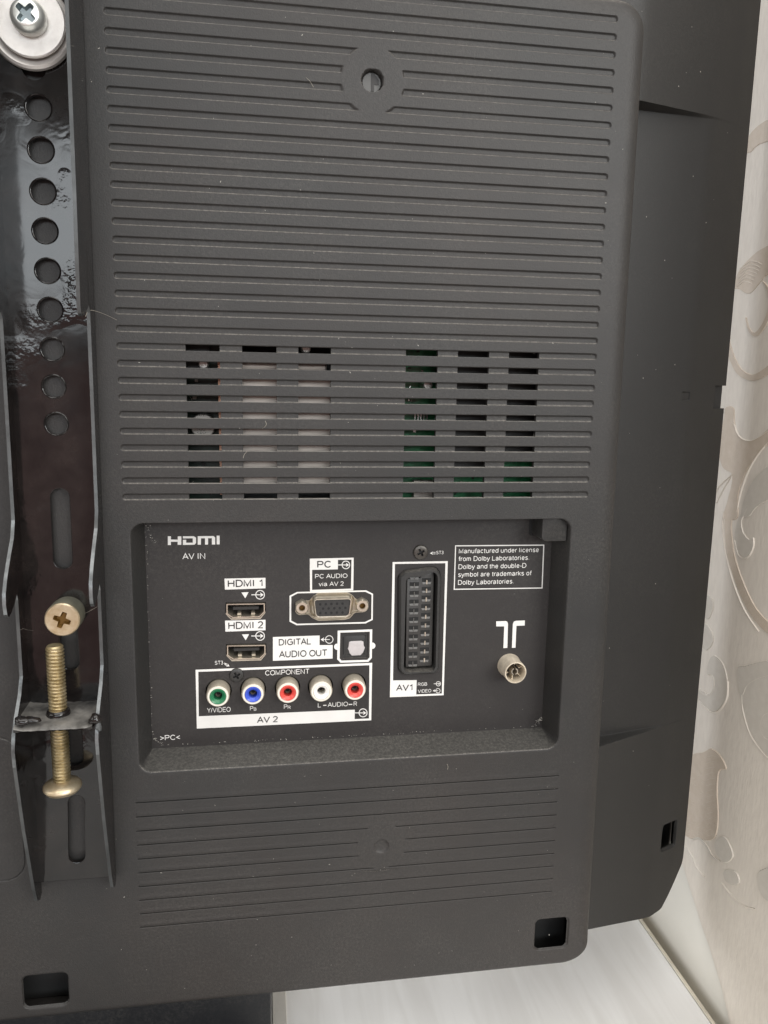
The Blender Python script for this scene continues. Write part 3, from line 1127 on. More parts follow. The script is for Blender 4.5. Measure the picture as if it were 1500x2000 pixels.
HD = []
for dx, dy in ((0, 0), (1.2, 81)):
    HD.append(ppl(hdmi_px(dx, dy)))
SC_OUT = [(776.5, 1124), (790, 1112.5), (842, 1105.5), (852, 1107.5), (860, 1117), (861.5, 1128), (856.8, 1305), (849, 1314.5), (787, 1317), (776.5, 1307)]
sc_out = rounded(ppl(SC_OUT), 1.2, 3)
VG_HOLE = [(578, 1180), (585, 1173), (604, 1173), (612, 1164), (621, 1158), (680, 1157), (690, 1163), (694, 1170), (712, 1170), (719, 1177), (720, 1190), (712, 1196), (693, 1197), (684, 1208), (672, 1211), (622, 1213), (609, 1207), (602, 1200), (583, 1202), (576, 1195)]
OP_HOLE = [(668.5, 1238), (719, 1236.5), (718, 1284), (669.5, 1286)]
ANT = at(1007.6, 1314.4, -4.6)
BORE = [circ((c[0], c[1]), 5.35) for c in RCA_C]
panel_loops = [rrect(RC[0] + 2, RC[1] - 1.4, RC[2] + 2, RC[3] + .1, 2)]
for h_ in HD:
    panel_loops.append(inset(h_, -0.35))
panel_loops.append(sc_out)
panel_loops.append(rounded(ppl(VG_HOLE), .8, 3))
panel_loops.append(ppl(OP_HOLE))
panel_loops += BORE
curve_plate("socket_panel", panel_loops, PW - 1.6, PW, panelm, tv)
mb = MB()
mb.box(0, 180, -277, -172, -27, -25.5)
mb.build("socket_board", internal, tv)

# corner tab of the recess
a, b = at(1060, 1017, -2.0), at(1106, 1057, -2.0)
tab = rounded([(a[0], a[1] + 2), (b[0], a[1] + 2), (b[0], b[1]), (a[0], b[1])], [.1, .1, .6, 2.4], 5)
mb = MB()
mb.prism(tab, -13.9, -2.0, bev=0.35)
mb.build("corner_tab", plastic, tv)
a, b = at(1034, 1017, -13.8), at(1060, 1046, -13.8)
mb = MB()
mb.prism(rounded([(a[0], a[1] + 1), (b[0] + 2, a[1] + 1), (b[0] + 2, b[1]), (a[0], b[1])], [.1, .1, .1, 1.6], 5), -13.98, -13.85, 0)
mb.build("tab_slot", darkhole, tv)


# ---- printing
def label_part(mb, mats=(ink, darkink)):
    return mb.build("printed_label", list(mats), tv, smooth=False, fix=False)


mb = MB()   # interface logo
S = 4.6875


def lg(x, y):
    return (240 + x / S, 1000 + y / S)


for r_ in (((412, 222), (440, 222), (440, 302), (412, 302)), ((502, 222), (535, 222), (535, 300), (502, 300)), ((440, 252), (502, 252), (502, 272), (440, 272)),
           ((550, 222), (650, 221), (670, 235), (640, 240), (550, 241)), ((640, 240), (670, 235), (670, 285), (655, 299), (640, 280)), ((550, 281), (640, 280), (655, 299), (550, 301)), ((550, 254), (580, 254), (580, 281), (550, 281)),
           ((685, 221), (830, 219), (845, 232), (845, 239), (685, 241)), ((685, 241), (715, 241), (715, 299), (685, 299)), ((752, 240), (780, 240), (780, 298), (752, 298)), ((815, 239), (845, 239), (845, 297), (815, 297)),
           ((859, 216), (886, 216), (886, 296), (859, 296))):
    flat(mb, [lg(*q) for q in r_])
label_part(mb)
mb = MB()
text_into(mb, "AV IN", 356.5, 1092.5, 401, 1091.5, 11.8)
label_part(mb)
for k, (dx, dy, s_) in enumerate(((0, 0, "HDMI 1"), (1, 82, "HDMI 2"))):
    mb = MB()
    flat(mb, [(438.5 + dx, 1130 + dy), (518.5, 1128.3 + dy), (518.5, 1148.8 + dy), (439.3 + dx, 1151.5 + dy)])
    text_into(mb, s_, 445 + dx, 1147 + dy, 513 if k == 0 else 514, 1145 + dy, 14.2, 1, INK + .06)
    flat(mb, [(471.5 + dx, 1157 + dy), (485.5 + dx, 1156.4 + dy), (479 + dx, 1168.5 + dy)])
    icon(mb, 508, 1161.5 + dy * .98, 9.3)
    label_part(mb)

mb = MB()   # PC block
flat(mb, [(605, 1091), (660, 1090.3), (660, 1111.8), (605, 1113)])
frame_px(mb, [(605, 1091), (690.8, 1089), (690, 1153), (605.5, 1155.5)], [(609.5, 1094), (686.5, 1093), (685.5, 1149.5), (609.5, 1152)], 0, INK + .01)
text_into(mb, "PC", 619.5, 1109, 646, 1108.5, 13.6, 1, INK + .08)
icon(mb, 675.5, 1103.2, 8.3)
text_into(mb, "PC AUDIO", 615.3, 1129.6, 678.5, 1128.6, 8.6, 0)
text_into(mb, "via AV 2", 622.5, 1145, 671, 1143.8, 8.6, 0)
label_part(mb)
mb = MB()
o = [(565.5, 1163.5), (580, 1156), (715, 1152.8), (728.5, 1159.5), (728, 1210.5), (714, 1217.5), (579, 1221), (565.5, 1214)]
i = [(568.8, 1165.3), (581.5, 1158.8), (713.5, 1155.7), (725.6, 1161.5), (725, 1208.8), (712.8, 1214.6), (580.5, 1218), (568.8, 1212)]
frame_px(mb, o, i)
label_part(mb)
mb = MB()   # digital audio out
flat(mb, [(533, 1244), (624.3, 1241), (624, 1259.8), (649.8, 1259.5), (649.5, 1286), (533, 1290.5)])
text_into(mb, "DIGITAL", 544.5, 1260.6, 607, 1258.5, 12.6, 1, INK + .06)
text_into(mb, "AUDIO OUT", 545, 1284.5, 638.5, 1281, 13.2, 1, INK + .06)
icon(mb, 643, 1248.8, 8.0, 'out', 1.3)
label_part(mb)
mb = MB()
frame_px(mb, [(659.5, 1231.5), (727, 1229), (726.2, 1285), (719.5, 1292.5), (665, 1294.2), (658.5, 1287.5)],
         [(664.5, 1235.5), (722.3, 1233.5), (721.8, 1283.5), (717.5, 1288.5), (667, 1290), (663.3, 1285.5)])
for cx, cy, s in ((658.8, 1263, -1), (726.8, 1261, 1)):
    flat(mb, [(cx + s * 6.3 * math.cos(t), cy + 6.3 * math.sin(t)) for t in np.linspace(-math.pi / 2, math.pi / 2, 13)])
label_part(mb)
mb = MB()   # AV 2 block
frame_px(mb, [(382, 1308), (726.8, 1294.3), (725, 1406.5), (384.5, 1422.8)], [(387.3, 1312), (721.5, 1299), (720.5, 1403), (388.5, 1418)])
flat(mb, [(386.5, 1398.8), (693, 1385.8), (692.5, 1407), (386.8, 1421.5)], 0, INK + .01)
text_into(mb, "AV 2", 502, 1412, 542.5, 1410, 12.2, 1, INK + .08)
text_into(mb, "COMPONENT", 518, 1319.5, 604, 1315.5, 10, 0)
text_into(mb, "Y/VIDEO", 404.5, 1391.8, 450.5, 1390, 9.6, 0)
text_into(mb, "P", 488.3, 1387.6, 494.8, 1387.4, 8.6, 0)
text_into(mb, "B", 495.8, 1388, 500.8, 1387.7, 6.2, 0)
text_into(mb, "P", 554.5, 1384.5, 561.2, 1384.2, 8.8, 0)
text_into(mb, "R", 562, 1384.6, 567.6, 1384.2, 6.2, 0)
text_into(mb, "L", 620.8, 1381.5, 626.5, 1381.2, 8.6, 0)
flat(mb, [(631, 1376.6), (637.5, 1376.3), (637.5, 1378.2), (631, 1378.5)])
text_into(mb, "AUDIO", 640, 1380.7, 679.5, 1379, 8.8, 0)
flat(mb, [(681, 1374.8), (688, 1374.5), (688, 1376.4), (681, 1376.7)])
text_into(mb, "R", 690.6, 1378.8, 697.3, 1378.5, 8.6, 0)
icon(mb, 709, 1392, 8.6)
label_part(mb)
mb = MB()   # screw marks
text_into(mb, "ST3", 419.8, 1298.2, 435.8, 1297.6, 7.4, 0)
flat(mb, [(438.2, 1294.2), (443.8, 1296.4), (443.2, 1297.6), (437.6, 1295.6)])
flat(mb, [(438.6, 1296.8), (443.6, 1298.8), (443, 1300), (438.2, 1298)])
flat(mb, [(444.8, 1295.6), (448.4, 1301.2), (441.8, 1301.6), (444.6, 1299.4)])
label_part(mb)
mb = MB()
text_into(mb, "ST3", 851.8, 1082.6, 866, 1082.2, 6.6, 0)
flat(mb, [(846, 1078.2), (850.5, 1078.2), (850.5, 1079.2), (846, 1079.2)])
flat(mb, [(846, 1081.2), (850.5, 1081.2), (850.5, 1082.2), (846, 1082.2)])
flat(mb, [(839.5, 1080.4), (845.8, 1077), (844, 1080.4), (845.8, 1083.6)])
label_part(mb)
mb = MB()   # AV 1 block
frame_px(mb, [(766.8, 1097.6), (874.5, 1095.8), (866.3, 1357.6), (761.4, 1361.6)], [(771.3, 1101.4), (869.9, 1099.8), (862.8, 1354.2), (767, 1358)])
flat(mb, [(764.8, 1328.8), (813.8, 1328), (812.8, 1357.6), (764.6, 1359)], 0, INK + .01)
text_into(mb, "AV1", 773.5, 1349.3, 805.5, 1348, 12.2, 1, INK + .08)
text_into(mb, "RGB", 816, 1339.6, 834, 1339, 6.4, 0)
text_into(mb, "VIDEO", 816, 1352.9, 842, 1352.1, 6.4, 0)
icon(mb, 856, 1335.2, 4.8, 'in', 1.0)
icon(mb, 855.2, 1348.8, 4.8, 'out', 1.0)
label_part(mb)
mb = MB()   # licence notice
frame_px(mb, [(888.8, 1065), (1063, 1063.5), (1059.4, 1149.2), (886, 1151.8)], [(890.6, 1067), (1060.8, 1065.6), (1057.6, 1147.3), (888, 1149.8)])
for k, (s_, xe, y0, y1) in enumerate((("Manufactured under license", 1052, 1080, 1079.2), ("from Dolby Laboratories.", 1033.3, 1095.5, 1094), ("Dolby and the double-D", 1027.5, 1111, 1109.4),
                                      ("symbol are trademarks of", 1037.5, 1126.2, 1124.3), ("Dolby Laboratories.", 1003, 1141.6, 1140.2))):
    text_into(mb, s_, 896 - k * .4, y0, xe, y1, 9.4, 0, bold=0.004)
label_part(mb)
mb = MB()
text_into(mb, ">PC<", 312.8, 1446, 351.8, 1444.3, 10, 0)
label_part(mb)
mb = MB()   # aerial symbol
for s in (-1, 1):
    if s < 0:
        q = [(969, 1213.4), (987, 1212.7), (990.5, 1214), (992, 1218), (990.7, 1265.3), (983, 1265.6), (984.6, 1223.2), (969, 1223.2)]
    else:
        q = [(1025, 1211.6), (1024.7, 1221.5), (1008.5, 1222.2), (1006.6, 1264.9), (999.6, 1265.2), (1001.5, 1218.5), (1003.5, 1213.8), (1007.5, 1212.3)]
    flat(mb, q)
label_part(mb)

# ---- HDMI sockets
for k, hp in enumerate(HD):
    mb = MB()
    inn = inset(hp, 0.42)
    mb.ring(inset(hp, 0.02), inn, -24, -13.2, 0)
    lower = [(x, y - 0.9) for x, y in inset(hp, -0.3)]
    c = np.mean(np.array(hp), axis=0)
    so = mb.build("hdmi_socket", [nickel], tv, origin=(c[0], c[1], -13))
    m2 = MB()
    m2.prism(inset(hp, 0.3), -24.2, -23.4)
    m2.build("socket_back", darkhole, so)
    m2 = MB()
    m2.box(c[0] - 5.2, c[0] + 5.2, c[1] + 0.1, c[1] + 1.25, -23.2, -15.6)
    m2.build("tongue", blackp, so)
    for dx in (-2.7, 2.9):
        m2 = MB()
        m2.box(c[0] + dx - 0.75, c[0] + dx + 0.75, c[1] - 2.0, c[1] - 1.2, -22, -15.0)
        m2.build("spring_clip", nickel2, so)
    m2 = MB()   # bright lip below the opening
    bl = ppl([(441 + (k * 1.2), 1197 + 81 * k), (452 + k * 1.2, 1207.6 + 81 * k), (508 + k * 1.2, 1206.2 + 81 * k), (518.5 + k * 1.2, 1194 + 81 * k), (518.2 + k * 1.2, 1197 + 81 * k), (508.6 + k * 1.2, 1208.6 + 81 * k), (451.5 + k * 1.2, 1210.2 + 81 * k), (441 + k * 1.2, 1199.6 + 81 * k)])
    m2.prism(bl, PW - .5, PW + 0.15)
    m2.build("lip", nickel2, so)

# ---- VGA socket
vg = np.array(pp(648, 1186))
va, vb = at(590, 1188, -10.0), at(708, 1184, -10.0)
mb = MB()
vh = rounded(ppl(VG_HOLE), .8, 3)
mb.prism(inset(vh, -0.6), -17.5, -15.7)
mb.ring(inset(vh, 0.02), inset(vh, 0.3), -15.8, -14.2)
vga = mb.build("vga_socket", [nickel2], tv, origin=(vg[0], vg[1], -15))


def dpoly(cx, cy, wt, wb, h, r=1.5):
    return rounded([(cx - wt, cy + h), (cx + wt, cy + h), (cx + wb, cy - h), (cx - wb, cy - h)], r, 5)


vc_ = at(650, 1187.5, -9.0)
D0 = dpoly(vc_[0], vc_[1] + .2, 9.3, 8.2, 5.2, 2.2)
D1 = dpoly(vc_[0], vc_[1], 8.0, 7.0, 4.0, 1.9)
D2 = inset(D1, 0.45)
m2 = MB()
D0i = inset(D0, 0.9)
m2.loops([[(x, y, -15.6) for x, y in inset(D0, -.5)], [(x, y, -14.9) for x, y in D0], [(x, y, -14.4) for x, y in D0i], [(x, y, -13.8) for x, y in inset(D1, -.25)], [(x, y, -12.8) for x, y in D1], [(x, y, -9.2) for x, y in D1], [(x, y, -9.0) for x, y in inset(D1, .12)],
          [(x, y, -9.05) for x, y in D2], [(x, y, -11.0) for x, y in D2]], 0)
m2.build("shell", nickel, vga)
m2 = MB()
m2.prism(inset(D1, 0.5), -13, -9.7)
ins = m2.build("insert", blackp, vga)
m2 = MB()
for row, (y0, xs0) in enumerate(((1180.5, 625.5), (1188.8, 631), (1197.8, 625.5))):
    for k in range(5):
        a = at(xs0 + k * 10.9, y0 - k * 0.35, -9.6)
        m2.lathe([(0.52, -9.75), (0.52, -9.62)], (a[0], a[1]), 14, 0, cap=True)
m2.build("pin_hole", darkhole, vga, smooth=False)
for q in (va, vb):
    m2 = MB()
    hexo = [(q[0] + 2.9 * math.cos(math.pi / 3 * k + .5), q[1] + 2.9 * math.sin(math.pi / 3 * k + .5)) for k in range(6)]
    hexr = []
    for k in range(6):
        for t in range(8):
            p0, p1 = np.array(hexo[k]), np.array(hexo[(k + 1) % 6])
            hexr.append(tuple(p0 + (p1 - p0) * t / 8))

    def cc(r, ww):
        return [(q[0] + r * math.cos(math.atan2(y - q[1], x - q[0])), q[1] + r * math.sin(math.atan2(y - q[1], x - q[0])), ww) for x, y in hexr]
    m2.loops([[(x, y, -15.6) for x, y in hexr], [(x, y, -10.6) for x, y in hexr], cc(2.35, -10.1), cc(1.35, -10.1), cc(1.1, -10.5)], 0)
    m2.loops([cc(1.1, -10.5), cc(1.05, -12.4)], 1, False, True)
    m2.build("hex_nut", [nickel, brasshole], vga)

# ---- SCART socket
sc0 = np.mean(np.array(sc_out), axis=0)
mb = MB()
ri = inset(sc_out, 0.9)
sc_in_px = [(791, 1129), (799, 1124.5), (821.5, 1123.6), (843, 1114.8), (850.5, 1117.5), (853, 1126), (848.5, 1300), (843, 1307.5), (792, 1309.5), (786.5, 1303)]
sc_in = rounded(ppl(sc_in_px), 1.0, 3)
q0 = inset(sc_out, 0.25)
q1 = inset(sc_out, 0.75)
mid = inset(sc_in, -1.0)
mb.loops([[(x, y, -24) for x, y in q0], [(x, y, -13.0) for x, y in q0], [(x, y, -12.0) for x, y in q1], [(x, y, -11.6) for x, y in inset(sc_out, 1.15)]], 0)
mb.loops([[(x, y, -11.6) for x, y in inset(sc_out, 1.15)], [(x, y, -11.6) for x, y in sc_in], [(x, y, -12.4) for x, y in inset(sc_in, .2)], [(x, y, -22) for x, y in inset(sc_in, .3)]], 0)
mb.prism(sc_in, -23, -21.5)
scart = mb.build("scart_socket", [blackp], tv, origin=(sc0[0], sc0[1], -14))
m2 = MB()
blk_px = [(794.5, 1131), (822, 1129), (823, 1124), (846, 1117.5), (847.5, 1126), (843.5, 1300.5), (792.5, 1303.5)]
blk = rounded(ppl(blk_px), .7, 2)
m2.prism(blk, -22, -14.2, bev=0.15)
m2.build("contact_block", contactm, scart)
for cidx, (x0, y0, x1, y1, nn) in enumerate(((809.6, 1127.5, 806.2, 1297.5, 11), (833.4, 1136.5, 828.6, 1288.8, 10))):
    for k in range(nn):
        t = k / (nn - 1)
        a = pp(x0 + (x1 - x0) * t, y0 + (y1 - y0) * t)
        m2 = MB()
        m2.box(a[0] - 2.0, a[0] + 2.0, a[1] - .1, a[1] + 1.6, -14.25, -14.12, 0)
        m2.loops([[(a[0] - 1.95, a[1] - .1, -14.12), (a[0] + 1.95, a[1] - .1, -14.12)], [(a[0] - 1.7, a[1] - .95, -13.95), (a[0] + 1.7, a[1] - .95, -13.95)], [(a[0] - 1.7, a[1] - 1.15, -14.3), (a[0] + 1.7, a[1] - 1.15, -14.3)]], 1, closed=False)
        if cidx:
            m2.box(a[0] - .26, a[0] + .26, a[1] - .95, a[1] + .8, -14.12, -13.75, 2)
        else:
            m2.box(a[0] - .16, a[0] + .16, a[1] - .9, a[1] + 1.2, -14.12, -13.8, 1)
        m2.build("contact_slot", [darkhole, lipm, nickel], scart, smooth=False)

# ---- phono sockets
for u_, v_, m_ in RCA_C:
    mb = MB()
    mb.lathe([(4.75, -19.5), (4.75, -14.6), (4.7, -9.2), (4.45, -8.5), (4.0, -8.5), (4.0, -9.5)], (u_, v_), 48, 0)
    so = mb.build("phono_socket", [nickel2], tv, origin=(u_, v_, -14))
    m2 = MB()
    m2.lathe([(5.3, -20.3), (5.3, -19.9), (0.0, -19.9)], (u_, v_), 40, 0)
    m2.lathe([(5.6, -15.7), (5.6, -20.4)], (u_, v_), 40, 0)
    m2.build("bore", darkhole, so)
    m2 = MB()
    m2.lathe([(4.3, -9.6), (4.3, -8.4), (4.12, -8.05), (3.45, -8.05), (3.3, -8.4)], (u_, v_), 48, 0)
    m2.build("rim", ringw, so)
    m2 = MB()
    m2.lathe([(3.38, -8.6), (3.3, -8.0), (3.1, -7.75), (2.5, -8.0), (2.0, -8.7), (1.75, -8.9), (1.75, -13)], (u_, v_), 48, 0)
    m2.build("colour_ring", m_, so)
    m2 = MB()
    m2.lathe([(1.78, -12.6), (1.0, -12.6)], (u_, v_), 24, 0)
    m2.lathe([(1.05, -10.6), (1.05, -13)], (u_, v_), 24, 1)
    m2.lathe([(1.78, -12.8), (0.0, -12.8)], (u_, v_), 24, 0)
    m2.build("centre_contact", [darkhole, nickel2], so)

# ---- optical socket
oc = np.mean(np.array(ppl(OP_HOLE)), axis=0)
op = ppl(OP_HOLE)
mb = MB()
mb.ring(inset(op, -.05), inset(op, 1.0), -22, -14.6)
mb.prism(inset(op, .5), -22.4, -21.4)
opt = mb.build("optical_socket", [blackp], tv, origin=(oc[0], oc[1], -14))
m2 = MB()
fr = ppl([(673, 1243), (717, 1241.8), (716, 1284), (672.5, 1286)])
m2.prism(fr, -21, -14.9, bev=.35)
m2.build("collar", blackp, opt)
m2 = MB()
sh = ppl([(682, 1255), (686, 1253.4), (706, 1252.6), (710, 1254), (711, 1262), (713, 1265.5), (711.5, 1270), (709.5, 1275), (704.5, 1280.5), (687.5, 1281.3), (683, 1276.5), (681.5, 1271.5), (679.5, 1268), (681.2, 1263.5)])
m2.prism(sh, -14.95, -14.4, bev=.15)
m2.build("shutter", shutterm, opt)
m2 = MB()
m2.prism(ppl([(669.8, 1245), (672, 1245), (671.8, 1279), (669.8, 1279)]), -14.7, -14.5)
m2.build("side_slot", darkhole, opt)

# ---- aerial socket
mb = MB()
AU, AV = ANT[0], ANT[1]
mb.lathe([(5.25, -15.5), (5.25, -13.8), (4.85, -13.2), (4.85, -5.2), (4.7, -4.75), (4.3, -4.7), (4.15, -5.0), (4.1, -13.0), (1.8, -13.0)], (AU, AV), 48, 0)
ae = mb.build("aerial_socket", [creammetal], tv, origin=(AU, AV, -14))
for s in (-1, 1):
    m2 = MB()
    po = [(AU + 1.55 * math.cos(t), AV + 1.55 * math.sin(t)) for t in np.linspace(-1.25, 1.25, 10)] + [(AU + 1.1 * math.cos(t), AV + 1.1 * math.sin(t)) for t in np.linspace(1.25, -1.25, 10)]
    if s < 0:
        po = [(2 * AU - x, y) for x, y in po]
    m2.prism(po, -13.0, -6.2)
    m2.build("centre_leaf", nickel, ae)
for ang in (20, 80, 140, 205, 265, 320):
    m2 = MB()
    ca, sa = math.cos(math.radians(ang)), math.sin(math.radians(ang))
    po = [(AU + 2.4 * ca - .15 * sa, AV + 2.4 * sa + .15 * ca), (AU + 4.2 * ca - .15 * sa, AV + 4.2 * sa + .15 * ca), (AU + 4.2 * ca + .15 * sa, AV + 4.2 * sa - .15 * ca), (AU + 2.4 * ca + .15 * sa, AV + 2.4 * sa - .15 * ca)]
    m2.prism(po, -13, -8.2)
    m2.build("inner_rib", creammetal, ae)
m2 = MB()
m2.lathe([(4.2, -12.6), (0.0, -12.6)], (AU, AV), 40)
m2.build("bore", darkhole, ae)

# ---- panel screws
for x, y, r_, m_ in ((822, 1079, 3.15, screwblk), (462, 1319.5, 3.0, blackp)):
    a = at(x, y, -13.2)
    mb = MB()
    head_with_recess(mb, (a[0], a[1]), r_, [(r_, -14.2), (r_, -13.6), (r_ * .9, -13.15), (r_ * .7, -12.95), (r_ * .58, -12.9)], r_ * .55, 0.5, 0, 1, .9)
    mb.build("panel_screw", [m_, darkhole], tv, origin=(a[0], a[1], -14))

# ---- fixing in the upper boss
mb = MB()
c = BOSS1
mb.lathe([(3.7, -8.9), (3.7, -3.0), (3.3, -2.6), (0.0, -2.6)], c, 32, 0)
mb.prism([(c[0] - 0.2, c[1] - 3), (c[0] + .9, c[1] - 3), (c[0] + .9, c[1] - .6), (c[0] + 2.6, c[1] - .6), (c[0] + 2.6, c[1] + 1.1), (c[0] + .8, c[1] + 3.2), (c[0] - .2, c[1] + 3.2)], -2.8, -2.4, 1)
mb.build("boss_insert", [creamdull, internal], tv)

# ---- what shows through the louvres
def board(name, u0, u1, v0, v1, w0, w1, m_):
    b_ = MB()
    b_.box(u0, u1, v0, v1, w0, w1)
    return b_.build(name, m_, tv)


board("pit_shade_panel", 160, 190, -381, -350, -13, -11.5, darkhole)  # added dark panels behind the pits, standing for the shade inside
board("pit_shade_panel", -54, -20, -381, -352, -13, -11.5, darkhole)
board("circuit_board", 100, 168, -172, -104, -18.5, -17, pcb)
board("power_board", 12, 44, -172, -100, -21, -19.5, pcb2)
b = MB()
b.loops([[(u_, vv_, ww_) for u_, vv_, ww_ in ((42.5, -117.2, -8.5), (81.5, -117.2, -8.5), (81.5, -160.2, -8.5), (42.5, -160.2, -8.5))],
         [(42.5, -117.2, -6.8), (81.5, -117.2, -6.8), (81.5, -160.2, -6.8), (42.5, -160.2, -6.8)]], 0, True, True)
b.build("metal_shield", shieldm, tv)
b = MB()
b.lathe([(2.4, 44.0), (2.4, 76.0), (1.8, 76.6)], (0, 0), 20, axis='w')
b2 = MB()
b2.v = [(q[2], q[1] - 115.4, q[0] - 8.6) for q in b.v]
b2.f, b2.m = b.f, b.m
b2.build("coil_tube", shieldm, tv)
board("ribbon", 35.4, 37.2, -165, -113, -12.5, -9.0, copperm)
board("ribbon_cable", 12, 32, -118, -106, -14, -12.5, internal)
board("dark_module", 122, 143, -156.5, -104, -15.5, -12, internal)
board("dark_module", 146, 165, -151.5, -104, -15.2, -12, internal)
board("heat_sink", 112.8, 121, -168, -160, -15.2, -10.5, shieldm)
for q in (at(397, 711, -9), at(836, 752, -9), at(598, 680, -9)):
    b = MB()
    b.lathe([(1.9, -16.8), (1.9, -9.6), (1.5, -9.1), (0, -8.9)], (q[0], q[1]), 24)
    b.build("board_screw", washerm, tv)
q = at(396, 832, -8.8)
b = MB()
b.lathe([(4.6, -20), (4.6, -9.2), (4.3, -8.8), (0, -8.8)], (q[0], q[1]), 36)
cap_ = b.build("capacitor", capm, tv)


def cproj(x, y):
    a_ = at(x, y, -8.75)
    return (a_[0], a_[1])


b = MB()
text_into(b, "100", 384, 842, 401, 842, 7.5, 0, -8.74, proj=cproj)
text_into(b, "16V", 385, 850.5, 402, 850.5, 7.5, 0, -8.74, proj=cproj)
text_into(b, "16V", 384, 813, 401, 813, 8, 0, -8.74, proj=cproj)
b.build("printed_value", darkink, cap_, smooth=False, fix=False)
for k in range(5):
    b = MB()
    u0 = 113.3 + k * 1.25
    b.box(u0, u0 + .4, -139.5, -133.0, -16.9, -15.6)
    b.build("chip_leg", solder, tv)
b = MB()
for k in range(26):
    u0, v0 = random.uniform(106, 118), random.uniform(-168, -108)
    b.box(u0, u0 + random.uniform(.5, 1.3), v0, v0 + random.uniform(.4, .9), -16.98, -16.2, k % 3)
for k in range(10):
    u0, v0 = random.uniform(127, 140), random.uniform(-167, -158)
    b.box(u0, u0 + random.uniform(.4, .9), v0, v0 + random.uniform(.4, .8), -16.98, -16.2, k % 3)
for k in range(16):
    u0, v0 = random.uniform(24, 36), random.uniform(-168, -108)
    b.box(u0, u0 + random.uniform(.5, 1.6), v0, v0 + random.uniform(.4, 1.1), -19.4, -18, k % 3)
b.build("small_components", [internal, solder, shieldm], tv, smooth=False, kind="stuff")

# ================================================================== wall bracket
br = thing("wall_bracket", "long black steel channel bracket with round holes and slots screwed to the television back", "bracket", (-21, -320, 1))
WB0, WB1 = 1.4, 3.2
UL, UR = -35.6, -7.3


def skew(u, v):
    return u - 0.006 * (-(v) - 200)


holes = []
for x, y in ((75, 210), (80, 293), (84, 374), (88, 451), (93, 529), (98, 605), (102, 682), (105, 755), (110, 828)):
    a = at(x, y, WB1)
    holes.append(circ((a[0], a[1]), 4.15 if y < 620 else 3.95, 36))
a = at(66, 133, WB1)
holes.append(circ((a[0], a[1]), 3.9, 36))


def slot(x0, y0, x1, y1, r):
    a, b = at(x0, y0, WB1), at(x1, y1, WB1)
    pts = []
    for k in range(13):
        t = math.pi * k / 12
        pts.append((a[0] + r * math.cos(t), a[1] - r + r * math.sin(t)))
    for k in range(13):
        t = math.pi + math.pi * k / 12
        pts.append((b[0] + r * math.cos(t), b[1] + r + r * math.sin(t)))
    return pts


holes.append(slot(116, 953, 124, 1112, 3.5))
holes.append(slot(133, 1215, 139, 1309, 3.3))
holes.append(slot(142, 1408, 147, 1496, 3.3))
holes.append(slot(148, 1553, 151, 1686, 3.4))
vt, vb_ = 60.0, -317.2
outl = [(skew(UL, vb_), vb_), (skew(UR, vb_), vb_), (skew(UR, vt), vt), (skew(UL, vt), vt)]
curve_plate("web_plate", [outl] + holes, WB0, WB1, paint, br, bev=0.2)
# every opening has a slightly raised rim of paint
for hpts in holes[:9]:
    c_ = np.mean(np.array(hpts), axis=0)
    r_ = np.linalg.norm(np.array(hpts[0]) - c_)
    m2 = MB()
    m2.lathe([(r_ - .02, 2.6), (r_ - .02, 3.24), (r_ + .14, 3.38), (r_ + .36, 3.24), (r_ + .5, 3.1)], tuple(c_), 36)
    m2.build("hole_rim", paint, br)

PROF = [(vt, 23), (-60, 23.5), (-97.5, 24.2), (-99.8, 23.4), (-100.6, 21.5), (-99.8, 18.5), (-97.8, 14), (-96.2, 11.0), (-98.5, 9.4), (-130, 9.0), (-168, 8.8),
        (-174, 11), (-180, 16), (-186, 20.5), (-191, 23.2), (-195, 23.6), (-198.6, 22.8), (-200, 21.2), (-199.2, 18.2), (-197, 14.2), (-194.6, 11.2), (-197, 10.2), (-226, 9.8),
        (-232, 13), (-238, 18.5), (-243, 22.2), (-249, 23.8), (-255, 23), (-283, 17.5), (-312, 10.0), (-319, 7.5), (-321, 4.0), (-319.5, 1.5)]


def flange(u0, u1, prof, name="flange"):
    """side flange: profile in v, w; thickness from u0 to u1; its free edge is worn"""
    top = prof
    bot = [(q[0], 1.4) for q in prof]
    m2 = MB()
    pts = [(v, w) for v, w in top] + [(vt, 1.4)]
    # faces: tessellate the outline, then the rim strip
    tri = tessellate_polygon([[Vector((v, w, 0)) for v, w in pts]])
    for uu_ in (u0, u1):
        vs = [(skew(uu_, v), v, w) for v, w in pts]
        m2.add(vs, [tuple(t) for t in tri], 0)
    n = len(pts)
    um = 0.25 * (1 if u1 > u0 else -1)
    for k in range(n):
        (va_, wa), (vb2, wb) = pts[k], pts[(k + 1) % n]
        m2.add([(skew(u0, va_), va_, wa), (skew(u1, va_), va_, wa), (skew(u1, vb2), vb2, wb), (skew(u0, vb2), vb2, wb)], [(0, 1, 2, 3)], (1 if (-200.5 < (va_ + vb2) / 2 < -172) or (-256 < (va_ + vb2) / 2 < -227) else 2) if k < n - 2 else 0)
    return m2.build(name, [paint, wornmetal, dulledge], br, angle=30)


flange(UR - 1.0, UR + 0.2, PROF)
flange(UL - 1.1, UL + 0.1, [(v - 3 if v < 50 else v, w + .4) for v, w in PROF])


